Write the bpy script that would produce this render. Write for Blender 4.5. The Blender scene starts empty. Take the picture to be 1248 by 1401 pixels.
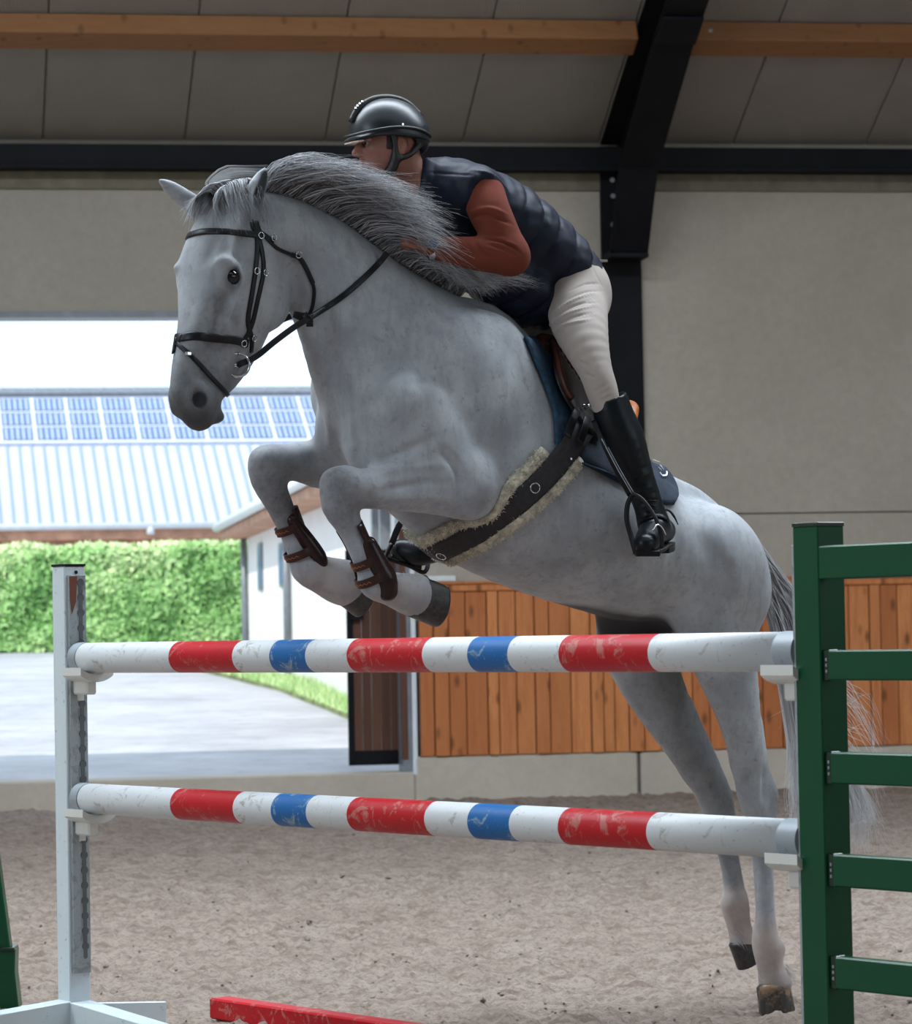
import bpy, bmesh, math, random
import numpy as np
from mathutils import Vector, Matrix, noise as mnoise
from mathutils.bvhtree import BVHTree

# ---------------------------------------------------------------- camera, sky, sun, lamps, exposure
scene = bpy.context.scene
COL = scene.collection
FPX, CX, CY = 4400.0, 624.0, 700.5
ROLL, PITCH = 0.0185, math.atan(162.0 / 4400.0)
CAM = Vector((0, 0, 1.32))
_f = Vector((0, math.cos(PITCH), math.sin(PITCH)))
_u0 = Vector((0, -math.sin(PITCH), math.cos(PITCH)))
_r0 = Vector((1, 0, 0))
RGT = (_r0 * math.cos(ROLL) - _u0 * math.sin(ROLL)).normalized()
UPV = (_u0 * math.cos(ROLL) + _r0 * math.sin(ROLL)).normalized()
cam_data = bpy.data.cameras.new('camera')
cam = bpy.data.objects.new('camera', cam_data)
COL.objects.link(cam)
cam.matrix_world = Matrix(((RGT.x, UPV.x, -_f.x, CAM.x), (RGT.y, UPV.y, -_f.y, CAM.y), (RGT.z, UPV.z, -_f.z, CAM.z), (0, 0, 0, 1)))
cam_data.sensor_fit = 'HORIZONTAL'
cam_data.sensor_width = 36
cam_data.lens = FPX / 1248 * 36
cam_data.clip_end = 600
cam_data.dof.use_dof = True
cam_data.dof.focus_distance = 10.0
cam_data.dof.aperture_fstop = 9.0
scene.camera = cam

world = bpy.data.worlds.new('sky')
scene.world = world
world.use_nodes = True
wn_ = world.node_tree
wn_.nodes.clear()
wo = wn_.nodes.new('ShaderNodeOutputWorld')
bg = wn_.nodes.new('ShaderNodeBackground')
bg.inputs[0].default_value = (0.68, 0.84, 1.0, 1)
bg.inputs[1].default_value = 1.55
wn_.links.new(bg.outputs[0], wo.inputs[0])

sun_d = bpy.data.lights.new('sun', 'SUN')
sun_d.energy = 3.0
sun_d.angle = 0.01
sun_d.color = (1.0, 0.95, 0.86)
sun = bpy.data.objects.new('sun', sun_d)
COL.objects.link(sun)
sun.rotation_euler = Vector((0.70, 0.72, -1.05)).to_track_quat('-Z', 'Y').to_euler()

def area(name, loc, target, sx, sy, energy, color):
    d = bpy.data.lights.new(name, 'AREA')
    d.shape = 'RECTANGLE'; d.size = sx; d.size_y = sy; d.energy = energy; d.color = color
    o = bpy.data.objects.new(name, d)
    COL.objects.link(o)
    o.location = loc
    o.rotation_euler = (Vector(target) - Vector(loc)).to_track_quat('-Z', 'Y').to_euler()
    return o
# added fill lamps below the closed roof and at the sides, without modelled openings
area('overhead_fill_far', (-1.0, 12.4, 9.6), (-1.0, 11.0, 0), 20, 2.0, 3500, (0.80, 0.90, 1.0))
area('overhead_fill_near', (-1.0, 4.2, 9.6), (-1.0, 6.5, 0), 20, 2.0, 260, (0.80, 0.90, 1.0))
area('left_fill_light', (-9.4, 5.0, 4.6), (1.0, 10.0, 1.5), 9, 3.2, 900, (0.74, 0.87, 1.0))
area('right_fill_light', (13.0, 3.0, 4.6), (1.0, 10.0, 1.0), 9, 3.2, 260, (0.78, 0.90, 1.0))

scene.view_settings.view_transform = 'Standard'
scene.view_settings.look = 'None'
scene.view_settings.exposure = 0.0
scene.view_settings.gamma = 1.0
scene.view_settings.use_curve_mapping = False

# ---------------------------------------------------------------- helpers
rnd = random.Random(7)
def ray(px, py):
    return (RGT * ((px - CX) / FPX) - UPV * ((py - CY) / FPX) + _f)
def at(px, py, d):
    return CAM + ray(px, py) * d
def on_plane(px, py, p0, n):
    r = ray(px, py)
    return CAM + r * ((Vector(p0) - CAM).dot(n) / r.dot(n))
def ground(px, py, z=0.0):
    return on_plane(px, py, (0, 0, z), Vector((0, 0, 1)))

def link(name, me, mat=None, parent=None, smooth=False, kind=None):
    o = bpy.data.objects.new(name, me)
    COL.objects.link(o)
    if mat is not None:
        for m in (mat if isinstance(mat, (list, tuple)) else [mat]):
            me.materials.append(m)
    if parent is not None:
        o.parent = parent
    if smooth:
        me.polygons.foreach_set('use_smooth', [True] * len(me.polygons))
    if kind:
        o['kind'] = kind
    return o
def meshdata(name, verts, faces):
    me = bpy.data.meshes.new(name)
    me.from_pydata([tuple(v) for v in verts], [], [tuple(f) for f in faces])
    me.update()
    return me
def mesh(name, verts, faces, mat=None, parent=None, smooth=False, kind=None):
    return link(name, meshdata(name, verts, faces), mat, parent, smooth, kind)
def empty(name, loc=(0, 0, 0), rot=None):
    o = bpy.data.objects.new(name, None)
    COL.objects.link(o)
    o.location = loc
    if rot is not None:
        o.rotation_euler = rot
    o.empty_display_size = 0.1
    return o
def tag(o, label=None, cat=None, group=None, kind=None):
    if label: o['label'] = label
    if cat: o['category'] = cat
    if group: o['group'] = group
    if kind: o['kind'] = kind
    return o

def bmesh_box(bm, c, ax, ay, az, hx, hy, hz):
    """box centred at c with unit axes and half sizes"""
    c = Vector(c)
    vs = []
    for sx in (-1, 1):
        for sy in (-1, 1):
            for sz in (-1, 1):
                vs.append(bm.verts.new(c + ax * (hx * sx) + ay * (hy * sy) + az * (hz * sz)))
    for f in ((0, 1, 3, 2), (4, 6, 7, 5), (0, 4, 5, 1), (2, 3, 7, 6), (0, 2, 6, 4), (1, 5, 7, 3)):
        bm.faces.new([vs[i] for i in f])
    return vs
AX, AY, AZ = Vector((1, 0, 0)), Vector((0, 1, 0)), Vector((0, 0, 1))
def finish(bm, name, mat, parent=None, bevel=0.0, smooth=False, kind=None, seg=1):
    bmesh.ops.recalc_face_normals(bm, faces=bm.faces)
    if bevel:
        bmesh.ops.bevel(bm, geom=bm.edges[:], offset=bevel, segments=seg, affect='EDGES', clamp_overlap=True)
    me = bpy.data.meshes.new(name)
    bm.to_mesh(me); bm.free()
    return link(name, me, mat, parent, smooth, kind)
def box(name, c, axes, half, mat, parent=None, bevel=0.004, kind=None, smooth=False):
    bm = bmesh.new()
    bmesh_box(bm, c, axes[0], axes[1], axes[2], *half)
    return finish(bm, name, mat, parent, bevel, smooth, kind)
def prism(name, pts, offs, mat, parent=None, bevel=0.0, kind=None, smooth=False):
    """polygon pts extruded by vector offs"""
    n = len(pts)
    vs = [Vector(p) for p in pts] + [Vector(p) + Vector(offs) for p in pts]
    fs = [tuple(range(n)), tuple(range(2 * n - 1, n - 1, -1))] + [(i, (i + 1) % n, n + (i + 1) % n, n + i) for i in range(n)]
    bm = bmesh.new()
    bv = [bm.verts.new(v) for v in vs]
    for f in fs: bm.faces.new([bv[i] for i in f])
    return finish(bm, name, mat, parent, bevel, smooth, kind)
def frames(pts):
    """parallel transport frames"""
    P = [Vector(p) for p in pts]
    T = []
    for i in range(len(P)):
        a = P[max(i - 1, 0)]; b = P[min(i + 1, len(P) - 1)]
        t = (b - a)
        T.append(t.normalized() if t.length > 1e-9 else (T[-1] if T else AZ.copy()))
    n = T[0].orthogonal().normalized()
    out = []
    for t in T:
        n = (n - t * n.dot(t))
        n = n.normalized() if n.length > 1e-6 else t.orthogonal().normalized()
        out.append((n.copy(), t.cross(n)))
    return P, T, out
def tube_data(pts, rads, ns=8, caps=True, flat=1.0, updir=None):
    P, T, F = frames(pts)
    if not hasattr(rads, '__len__'): rads = [rads] * len(P)
    vs, fs = [], []
    for i, p in enumerate(P):
        n, b = F[i]
        if updir is not None:
            u = updir[i] if isinstance(updir, list) else updir
            n = (u - T[i] * u.dot(T[i])).normalized(); b = T[i].cross(n)
        for k in range(ns):
            a = 2 * math.pi * k / ns
            vs.append(p + (n * math.cos(a) * flat + b * math.sin(a)) * rads[i])
    for i in range(len(P) - 1):
        for k in range(ns):
            k2 = (k + 1) % ns
            fs.append((i * ns + k, i * ns + k2, (i + 1) * ns + k2, (i + 1) * ns + k))
    if caps:
        fs.append(tuple(range(ns - 1, -1, -1)))
        m = (len(P) - 1) * ns
        fs.append(tuple(range(m, m + ns)))
    return vs, fs
def tube(name, pts, rads, mat, parent=None, ns=8, flat=1.0, updir=None, smooth=True, kind=None):
    v, f = tube_data(pts, rads, ns, True, flat, updir)
    return mesh(name, v, f, mat, parent, smooth, kind)
def catmull(pts, n):
    P = [np.array(p, float) for p in pts]
    P = [2 * P[0] - P[1]] + P + [2 * P[-1] - P[-2]]
    out = []
    segs = len(P) - 3
    for j in range(n):
        t = j / (n - 1) * segs
        i = min(int(t), segs - 1); t -= i
        a, b, c, d = P[i:i + 4]
        out.append(0.5 * ((2 * b) + (c - a) * t + (2 * a - 5 * b + 4 * c - d) * t * t + (3 * b - a - 3 * c + d) * t ** 3))
    return out
def cyl(name, a, b, r, mat, parent=None, ns=24, bevel=0.0, smooth=True, kind=None, r2=None):
    a, b = Vector(a), Vector(b)
    v, f = tube_data([a, b], [r, r2 if r2 is not None else r], ns)
    bm = bmesh.new()
    bv = [bm.verts.new(x) for x in v]
    for q in f: bm.faces.new([bv[i] for i in q])
    if bevel:
        eds = [e for e in bm.edges if any(len(fa.verts) > 4 for fa in e.link_faces)]
        bmesh.ops.bevel(bm, geom=eds, offset=bevel, segments=2, affect='EDGES')
    bmesh.ops.recalc_face_normals(bm, faces=bm.faces)
    me = bpy.data.meshes.new(name); bm.to_mesh(me); bm.free()
    o = link(name, me, mat, parent, kind=kind)
    if smooth:
        me.polygons.foreach_set('use_smooth', [len(p.vertices) <= 4 for p in me.polygons])
    return o

# ---------------------------------------------------------------- materials
def _rgba(c): return (c[0], c[1], c[2], 1)
def srgb(r, g, b):
    f = lambda x: (x / 255 / 12.92) if x / 255 <= 0.04045 else ((x / 255 + 0.055) / 1.055) ** 2.4
    return (f(r), f(g), f(b))
class M:
    """small node graph builder around one Principled shader"""
    def __init__(s, name, rough=0.6, metal=0.0, spec=0.5, coord='Object'):
        s.m = bpy.data.materials.new(name); s.m.use_nodes = True
        s.t = s.m.node_tree; s.b = s.t.nodes['Principled BSDF']
        s.b.inputs['Roughness'].default_value = rough
        s.b.inputs['Metallic'].default_value = metal
        s.b.inputs['Specular IOR Level'].default_value = spec
        tc = s.n('ShaderNodeTexCoord'); s.co = tc.outputs[coord]
    def n(s, t, **k):
        x = s.t.nodes.new(t)
        for a, b in k.items(): setattr(x, a, b)
        return x
    def l(s, a, b): s.t.links.new(a, b)
    def mapped(s, scale=(1, 1, 1), rot=(0, 0, 0), rand=False):
        m = s.n('ShaderNodeMapping')
        m.inputs['Scale'].default_value = scale; m.inputs['Rotation'].default_value = rot
        s.l(s.co, m.inputs['Vector'])
        if rand:
            oi = s.n('ShaderNodeObjectInfo')
            mm = s.n('ShaderNodeMath', operation='MULTIPLY'); mm.inputs[1].default_value = 37.0
            s.l(oi.outputs['Random'], mm.inputs[0]); s.l(mm.outputs[0], m.inputs['Location'])
        return m.outputs[0]
    def noise(s, scale, detail=4, rough=0.6, vec=None, dist=0.0):
        x = s.n('ShaderNodeTexNoise')
        x.inputs['Scale'].default_value = scale; x.inputs['Detail'].default_value = detail
        x.inputs['Roughness'].default_value = rough; x.inputs['Distortion'].default_value = dist
        s.l(vec if vec is not None else s.co, x.inputs['Vector'])
        return x.outputs['Fac']
    def ramp(s, fac, stops):
        x = s.n('ShaderNodeValToRGB')
        e = x.color_ramp.elements
        while len(e) < len(stops): e.new(0.5)
        for i, (p, c) in enumerate(stops):
            e[i].position = p
            e[i].color = _rgba(c) if hasattr(c, '__len__') else (c, c, c, 1)
        s.l(fac, x.inputs[0])
        return x.outputs[0]
    def mix(s, fac, a, b, mode='MIX'):
        x = s.n('ShaderNodeMix', data_type='RGBA', blend_type=mode)
        for i, v in ((0, fac), (6, a), (7, b)):
            if isinstance(v, (int, float)): x.inputs[i].default_value = v
            elif hasattr(v, '__len__'): x.inputs[i].default_value = _rgba(v)
            else: s.l(v, x.inputs[i])
        return x.outputs[2]
    def color(s, c):
        if hasattr(c, '__len__'): s.b.inputs['Base Color'].default_value = _rgba(c)
        else: s.l(c, s.b.inputs['Base Color'])
        return s
    def bump(s, h, strength=0.3, dist=0.01):
        x = s.n('ShaderNodeBump')
        x.inputs['Strength'].default_value = strength; x.inputs['Distance'].default_value = dist
        s.l(h, x.inputs['Height']); s.l(x.outputs[0], s.b.inputs['Normal'])
        return s
    def roughness(s, sock): s.l(sock, s.b.inputs['Roughness']); return s
    def done(s): return s.m
def plain(name, c, rough=0.5, metal=0.0, var=0.12, scale=8, bump=0.0, bscale=60, spec=0.5, bdist=0.003):
    k = M(name, rough, metal, spec)
    c2 = tuple(max(0, x * (1 - 2 * var)) for x in c)
    c1 = tuple(min(1, x * (1 + var)) for x in c)
    k.color(k.ramp(k.noise(scale, 5), [(0.3, c2), (0.7, c1)]))
    if bump: k.bump(k.noise(bscale, 4), bump, bdist)
    return k.done()

# plaster-like precast concrete
def concrete(name, c, c2, stain=0.4):
    k = M(name, 0.85, 0, 0.2)
    big = k.noise(0.8, 5, 0.6); fine = k.noise(14, 6, 0.7)
    a = k.mix(k.ramp(big, [(0.3, 0.0), (0.7, 1.0)]), c, c2)
    a = k.mix(k.ramp(fine, [(0.35, 0.0), (0.75, 0.35)]), a, tuple(x * 0.72 for x in c))
    spots = k.ramp(k.noise(3.1, 8, 0.75, dist=0.6), [(0.68, 0.0), (0.78, stain)])
    a = k.mix(spots, a, tuple(x * 0.45 for x in c))
    k.color(a); k.bump(fine, 0.25, 0.01)
    return k.done()
MT = {}
MT['concrete'] = concrete('precast_concrete', (0.37, 0.335, 0.28), (0.44, 0.40, 0.34))
MT['concrete_dark'] = concrete('upper_concrete', (0.33, 0.305, 0.26), (0.38, 0.35, 0.30))
MT['plinth'] = concrete('plinth_concrete', (0.46, 0.41, 0.34), (0.58, 0.52, 0.44), 0.6)
MT['joint'] = plain('joint_filler', (0.10, 0.09, 0.08), 0.9)
MT['olive'] = plain('olive_band', (0.16, 0.145, 0.10), 0.8)
MT['steel'] = plain('dark_steel', (0.006, 0.0065, 0.009), 0.6, 0.0, 0.2, 5, 0.1, 30, 0.15)
MT['bolt'] = plain('zinc_bolt', (0.55, 0.56, 0.58), 0.35, 0.9)
k = M('roof_panel_paint', 0.55, 0, 0.3)
w = k.n('ShaderNodeTexWave', wave_type='BANDS', bands_direction='X'); w.inputs['Scale'].default_value = 14
w.inputs['Distortion'].default_value = 0.0
k.l(k.co, w.inputs['Vector'])
k.color(k.mix(k.ramp(k.noise(1.6, 4), [(0.3, 0.0), (0.7, 1.0)]), (0.26, 0.245, 0.22), (0.30, 0.285, 0.26)))
k.bump(w.outputs['Fac'], 0.35, 0.004)
MT['roof_panel'] = k.done()
def wood(name, ca, cb, cc, scale=(1, 1, 1), knots=0.8, rough=0.6, rot=(0, 0, 0), gscale=3.0):
    k = M(name, rough, 0, 0.3)
    v = k.mapped((scale[0], scale[1], scale[2]), rot, rand=True)
    g = k.noise(gscale * 4, 8, 0.65, v, 1.2)
    g2 = k.noise(gscale, 3, 0.5, v)
    a = k.mix(k.ramp(g, [(0.3, 0.0), (0.7, 1.0)]), ca, cb)
    a = k.mix(k.ramp(g2, [(0.45, 0.0), (0.75, 0.6)]), a, cc)
    oi = k.n('ShaderNodeObjectInfo')
    a = k.mix(k.ramp(oi.outputs['Random'], [(0.0, 0.0), (1.0, 0.75)]), a, cc)
    kv = k.mapped((8, 8, 3.4), rot, rand=True)
    vo = k.n('ShaderNodeTexVoronoi'); vo.inputs['Scale'].default_value = 1.0
    k.l(kv, vo.inputs['Vector'])
    kn = k.ramp(vo.outputs['Distance'], [(0.09, knots), (0.24, 0.0)])
    a = k.mix(kn, a, tuple(x * 0.25 for x in ca))
    k.color(a); k.bump(g, 0.2, 0.004)
    return k.done()
MT['plank'] = wood('pine_plank', (0.56, 0.19, 0.06), (0.70, 0.29, 0.105), (0.38, 0.11, 0.035), (9, 9, 0.7))
MT['timber'] = wood('purlin_timber', (0.27, 0.125, 0.05), (0.36, 0.18, 0.08), (0.21, 0.09, 0.035), (0.6, 8, 8), 0.5)
MT['door_wood'] = wood('dark_door_board', (0.11, 0.045, 0.025), (0.17, 0.075, 0.045), (0.07, 0.03, 0.02), (14, 14, 0.6), 0.0)
MT['eaves_wood'] = plain('eaves_brick', (0.52, 0.27, 0.17), 0.7, 0, 0.2, 3)
MT['render_white'] = plain('white_render', (0.80, 0.78, 0.75), 0.8, 0, 0.03, 2)
MT['roof_metal'] = plain('grey_blue_roof_sheet', (0.60, 0.62, 0.74), 0.5, 0.0, 0.05, 0.6)
MT['seam'] = plain('standing_seam', (0.30, 0.38, 0.60), 0.5, 0.0, 0.05, 0.6)
MT['solar'] = plain('solar_cell_blue', (0.11, 0.19, 0.38), 0.35, 0, 0.1, 2)
MT['alu'] = plain('white_aluminium', (0.72, 0.76, 0.80), 0.4, 0.0, 0.04)
MT['gutter'] = plain('white_gutter', (0.72, 0.74, 0.76), 0.5, 0, 0.05)
MT['greysteel'] = plain('grey_painted_metal', (0.22, 0.24, 0.27), 0.4, 0.2, 0.1)
k = M('yard_concrete', 0.8, 0, 0.2)
a = k.mix(k.ramp(k.noise(0.55, 6, 0.65), [(0.35, 0.0), (0.65, 1.0)]), (0.42, 0.42, 0.45), (0.58, 0.58, 0.61))
a = k.mix(k.ramp(k.noise(3, 8, 0.75), [(0.50, 0.0), (0.68, 0.6)]), a, (0.30, 0.30, 0.32))
k.color(a).bump(k.noise(20, 4), 0.2, 0.01)
MT['yard'] = k.done()
MT['grass_soil'] = plain('verge_soil', (0.20, 0.24, 0.09), 0.9, 0, 0.3, 3)
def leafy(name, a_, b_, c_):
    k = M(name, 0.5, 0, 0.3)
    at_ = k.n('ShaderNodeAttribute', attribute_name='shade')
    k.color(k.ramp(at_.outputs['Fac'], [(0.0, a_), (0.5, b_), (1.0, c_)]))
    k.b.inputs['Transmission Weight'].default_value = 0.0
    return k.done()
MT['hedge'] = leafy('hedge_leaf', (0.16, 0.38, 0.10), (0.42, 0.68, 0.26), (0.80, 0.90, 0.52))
MT['hedge_core'] = plain('hedge_core', (0.035, 0.10, 0.02), 0.9)
k = M('arena_sand', 0.95, 0, 0.1)
n1 = k.noise(1.3, 5, 0.6); n2 = k.noise(42, 8, 0.82); n3 = k.noise(120, 4, 0.8)
vm = k.mapped((7, 14, 7))
n4 = k.noise(1.0, 7, 0.72, vm)
a = k.mix(k.ramp(n1, [(0.3, 0.0), (0.7, 1.0)]), (0.47, 0.375, 0.315), (0.56, 0.455, 0.385))
a = k.mix(k.ramp(n2, [(0.49, 0.0), (0.64, 0.85)]), a, (0.21, 0.155, 0.12))
a = k.mix(k.ramp(n4, [(0.46, 0.0), (0.64, 0.8)]), a, (0.25, 0.18, 0.14))
a = k.mix(k.ramp(n3, [(0.5, 0.0), (0.8, 0.6)]), a, (0.64, 0.545, 0.47))
k.color(a)
k.bump(k.mix(0.35, n2, n3), 1.0, 0.035)
MT['sand'] = k.done()
# ---------------------------------------------------------------- the hall (wall frame: A along the far wall, B towards the camera)
WANG = math.radians(9.2)
WX = Vector((math.cos(WANG), math.sin(WANG), 0))
WB = Vector((math.sin(WANG), -math.cos(WANG), 0))
WO = at(600, 1088, 25.2); WO.z = 0
WAX = (WX, WB, AZ)
def W(a, b, z): return WO + WX * a + WB * b + Vector((0, 0, z))
def wpix(px, py, b=0.0):
    p = on_plane(px, py, WO + WB * b, WB) - WO
    return p.dot(WX), p.z
def wbox(name, a0, a1, b0, b1, z0, z1, mat, parent=None, bevel=0.0, kind=None):
    return box(name, W((a0 + a1) / 2, (b0 + b1) / 2, (z0 + z1) / 2), WAX, ((a1 - a0) / 2, (b1 - b0) / 2, (z1 - z0) / 2), mat, parent, bevel, kind)
def wroot(name, a, b, z, label=None, cat=None, kind=None):
    o = empty(name, W(a, b, z)); o.matrix_world = Matrix.Translation(W(a, b, z)) 
    return tag(o, label, cat, kind=kind)
A_L, A_R = -12.0, 14.0
a_door = wpix(566, 900)[0]
z_lintel = wpix(100, 433)[1]
z_sill = wpix(100, 1068)[1]
z_plinth = wpix(700, 1032)[1]
z_wood = wpix(700, 796)[1]
z_joint = wpix(1100, 702)[1]
z_beam0 = wpix(300, 236)[1]
z_beam1 = wpix(300, 202)[1]
z_olive = wpix(1000, 262)[1]
z_eave = z_beam1 + 0.04
ROOF = math.tan(math.radians(25))
WT = 0.25
def wallpiece(name, a0, a1, z0, z1, mat, parent=None, b0=-WT, b1=0.0, kind=None):
    return wbox(name, a0, a1, b0, b1, z0, z1, mat, parent, 0.006, kind)
wall = wallpiece('wall_back', a_door, A_R, z_sill - 0.3, z_eave + 0.4, MT['concrete'], kind='structure', b0=-WT - 0.02, b1=-0.06)
# precast panels: each one is a piece of the wall
wallpiece('concrete_panel', a_door, wpix(852, 600)[0], z_joint + 0.004, z_eave + 0.5, MT['concrete'], wall, b0=-WT)
wallpiece('concrete_panel', wpix(852, 600)[0] + 0.012, A_R, z_joint + 0.004, z_eave + 0.5, MT['concrete'], wall, b0=-WT)
wallpiece('concrete_panel', a_door, A_R, z_wood - 0.3, z_joint - 0.004, MT['concrete'], wall, b0=-WT)
wallpiece('concrete_panel', A_L, a_door - 0.005, z_lintel + 0.03, z_eave + 0.5, MT['concrete_dark'], wall)
a_left = wpix(-300, 700)[0]
wallpiece('concrete_panel', A_L, a_left, z_sill, z_lintel + 0.03, MT['concrete_dark'], wall)
wbox('jamb_post', a_left, a_left + 0.10, -WT, 0.02, z_sill, z_lintel, MT['greysteel'], wall)
wbox('lintel_profile', A_L, a_door - 0.01, -WT - 0.02, 0.03, z_lintel - 0.01, z_lintel + 0.04, MT['greysteel'], wall)
wbox('olive_board', A_L, A_R, -0.01, 0.025, z_olive, z_beam0 + 0.1, MT['olive'], wall)
# plinth blocks
edges = [A_L, wpix(-330, 1090)[0], a_door + 0.02, wpix(873, 1050)[0], A_R]
wbox('plinth_block', edges[0], a_door - 0.012, -WT - 0.1, 0.05, -0.3, z_sill, MT['plinth'], wall, 0.01)
wbox('plinth_block', a_door - 0.01, edges[3] - 0.012, -WT, 0.05, -0.3, z_plinth, MT['plinth'], wall, 0.01)
wbox('plinth_block', edges[3] + 0.012, A_R, -WT, 0.05, -0.3, z_plinth, MT['plinth'], wall, 0.01)
wbox('joint_strip', edges[3] - 0.012, edges[3] + 0.012, -WT, 0.042, -0.1, z_plinth - 0.01, MT['joint'], wall)
# timber cladding, plank by plank
clad = wbox('wall_cladding', a_door + 0.03, A_R, -0.02, 0.03, z_plinth + 0.01, z_wood - 0.02, MT['joint'], None, 0.0, 'structure')
a = a_door + 0.035
i = 0
widths = [0.115, 0.135, 0.16, 0.09, 0.15, 0.12, 0.17, 0.10, 0.14]
pl_cache = {}
while a < A_R - 0.25:
    wd = widths[(i * 5 + i // 4) % 9]
    key = wd
    if key not in pl_cache:
        bm = bmesh.new(); bmesh_box(bm, (0, 0, 0), WX, WB, AZ, wd / 2 - 0.0035, 0.0125, (z_wood - 0.06 - z_plinth) / 2)
        bmesh.ops.recalc_face_normals(bm, faces=bm.faces)
        bmesh.ops.bevel(bm, geom=bm.edges[:], offset=0.005, segments=1, affect='EDGES')
        me = bpy.data.meshes.new('plank'); bm.to_mesh(me); bm.free(); me.materials.append(MT['plank'])
        pl_cache[key] = me
    o = bpy.data.objects.new('plank', pl_cache[key]); COL.objects.link(o); o.parent = clad
    o.location = W(a + wd / 2, 0.05 + (0.012 if i % 3 == 1 else (0.005 if i % 3 == 2 else 0.0)), (z_wood - 0.06 + z_plinth) / 2)
    a += wd; i += 1
wbox('cladding_cap', a_door + 0.02, A_R, 0.0, 0.085, z_wood - 0.07, z_wood - 0.012, MT['plank'], clad, 0.006)
wbox('cladding_cap', a_door + 0.02, A_R, 0.0, 0.10, z_wood - 0.014, z_wood + 0.008, MT['plank'], clad, 0.004)
wbox('white_ledge', wpix(572, 792)[0], wpix(622, 792)[0], 0.0, 0.06, z_wood + 0.012, z_wood + 0.055, MT['alu'], wall, 0.003)
# eaves beam
beam = wbox('eaves_beam', A_L, A_R, 0.02, 0.16, z_beam0 + 0.02, z_beam1, MT['steel'], None, 0.004)
wbox('lower_flange', A_L, A_R, 0.02, 0.19, z_beam0, z_beam0 + 0.035, MT['steel'], beam, 0.003)
tag(beam, 'long black steel beam along the top of the far concrete wall', 'beam', kind='structure')
# roof: slab plus panels (each panel a piece)
def zr(b): return z_eave + ROOF * b
RIDGE = 17.0
ceil_ = prism('ceiling', [W(A_L, -0.6, zr(-0.6) + 0.10), W(A_L, RIDGE, zr(RIDGE) + 0.10), W(A_L, 2 * RIDGE + 0.6, zr(-0.6) + 0.10),
                          W(A_L, 2 * RIDGE + 0.6, zr(-0.6) + 0.25), W(A_L, RIDGE, zr(RIDGE) + 0.25), W(A_L, -0.6, zr(-0.6) + 0.25)],
              WX * (A_R - A_L), MT['roof_panel'], kind='structure')
seam_a = wpix(253, 200)[0]
pitch_a = (wpix(633, 200)[0] - wpix(253, 200)[0]) / 2
bv = WB * math.cos(math.radians(25)) + AZ * math.sin(math.radians(25))
nv = WX.cross(bv)
pm = bmesh.new(); bmesh_box(pm, (0, 0, 0), WX, bv, nv, pitch_a / 2 - 0.004, 3.0, 0.03)
bmesh.ops.recalc_face_normals(pm, faces=pm.faces)
bmesh.ops.bevel(pm, geom=pm.edges[:], offset=0.008, segments=1, affect='EDGES')
pme = bpy.data.meshes.new('roof_panel'); pm.to_mesh(pme); pm.free(); pme.materials.append(MT['roof_panel'])
for k_ in range(-8, 10):
    ac = seam_a + (k_ + 0.5) * pitch_a
    o = bpy.data.objects.new('roof_panel', pme); COL.objects.link(o); o.parent = ceil_
    o.location = W(ac, 0, zr(0)) + bv * 2.75 + AZ * 0.045
# purlin timbers between the portal frames
def purlin_at(b, a0, a1, h, w_, parent=None):
    c = W((a0 + a1) / 2, b, zr(b)) - nv * (h / 2 if nv.z > 0 else -h / 2)
    return box('timber_purlin', c, (WX, bv, nv), ((a1 - a0) / 2, w_ / 2, h / 2), MT['timber'], parent, 0.008)
a_col0 = wpix(825, 500)[0]; a_col1 = wpix(879, 500)[0]
a_col = (a_col0 + a_col1) / 2
# find purlin offset so its lower edge projects to y=66 at x=300
def proj(p):
    v = Vector(p) - CAM
    d = v.dot(_f)
    return (CX + FPX * v.dot(RGT) / d, CY - FPX * v.dot(UPV) / d, d)
PB, PHH, PWW = 1.42, 0.17, 0.22
pu = purlin_at(PB, A_L + 0.3, a_col - 0.17, PHH, PWW)
tag(pu, 'long golden timber purlin under the roof left of the steel rafter', 'beam')
pu2 = purlin_at(PB, a_col + 0.17, A_R - 0.3, PHH, PWW)
tag(pu2, 'shorter golden timber purlin under the roof right of the steel rafter', 'beam')
# portal frame: column, haunch and rafter with bolts
pf = wroot('portal_frame', a_col, 0.1, z_wood, 'black steel column and sloping rafter bolted together against the concrete wall', 'steel frame')
def loc(p): return Vector(p) - pf.location
hw = (a_col1 - a_col0) / 2
def pbox(name, a0, a1, b0, b1, z0, z1, m=MT['steel']):
    return box(name, loc(W((a0 + a1) / 2, (b0 + b1) / 2, (z0 + z1) / 2)), WAX, ((a1 - a0) / 2, (b1 - b0) / 2, (z1 - z0) / 2), m, pf, 0.003)
pbox('column', a_col - hw, a_col + hw, 0.0, 0.045, z_wood - 0.01, zr(0) - 0.02)
zf0 = wpix(850, 350, 0.25)[1]
FL = [(0.10, zf0 - 0.0), (0.26, zf0 + 0.02), (2.05, None), (9.0, None)]
z2 = wpix(940, 52, 2.05)[1]
def fline(a0, a1, pts, th):
    """flange strip following pts (b, z)"""
    vs = []; fs = []
    for i_, (b, z) in enumerate(pts):
        for aa in (a0, a1):
            vs += [loc(W(aa, b, z)), loc(W(aa, b, z + th))]
    n_ = len(pts)
    for i_ in range(n_ - 1):
        q = i_ * 4
        fs += [(q, q + 2, q + 6, q + 4), (q + 1, q + 5, q + 7, q + 3), (q, q + 4, q + 5, q + 1), (q + 2, q + 3, q + 7, q + 6)]
    fs += [(0, 1, 3, 2), ((n_ - 1) * 4, (n_ - 1) * 4 + 2, (n_ - 1) * 4 + 3, (n_ - 1) * 4 + 1)]
    return vs, fs
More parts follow.
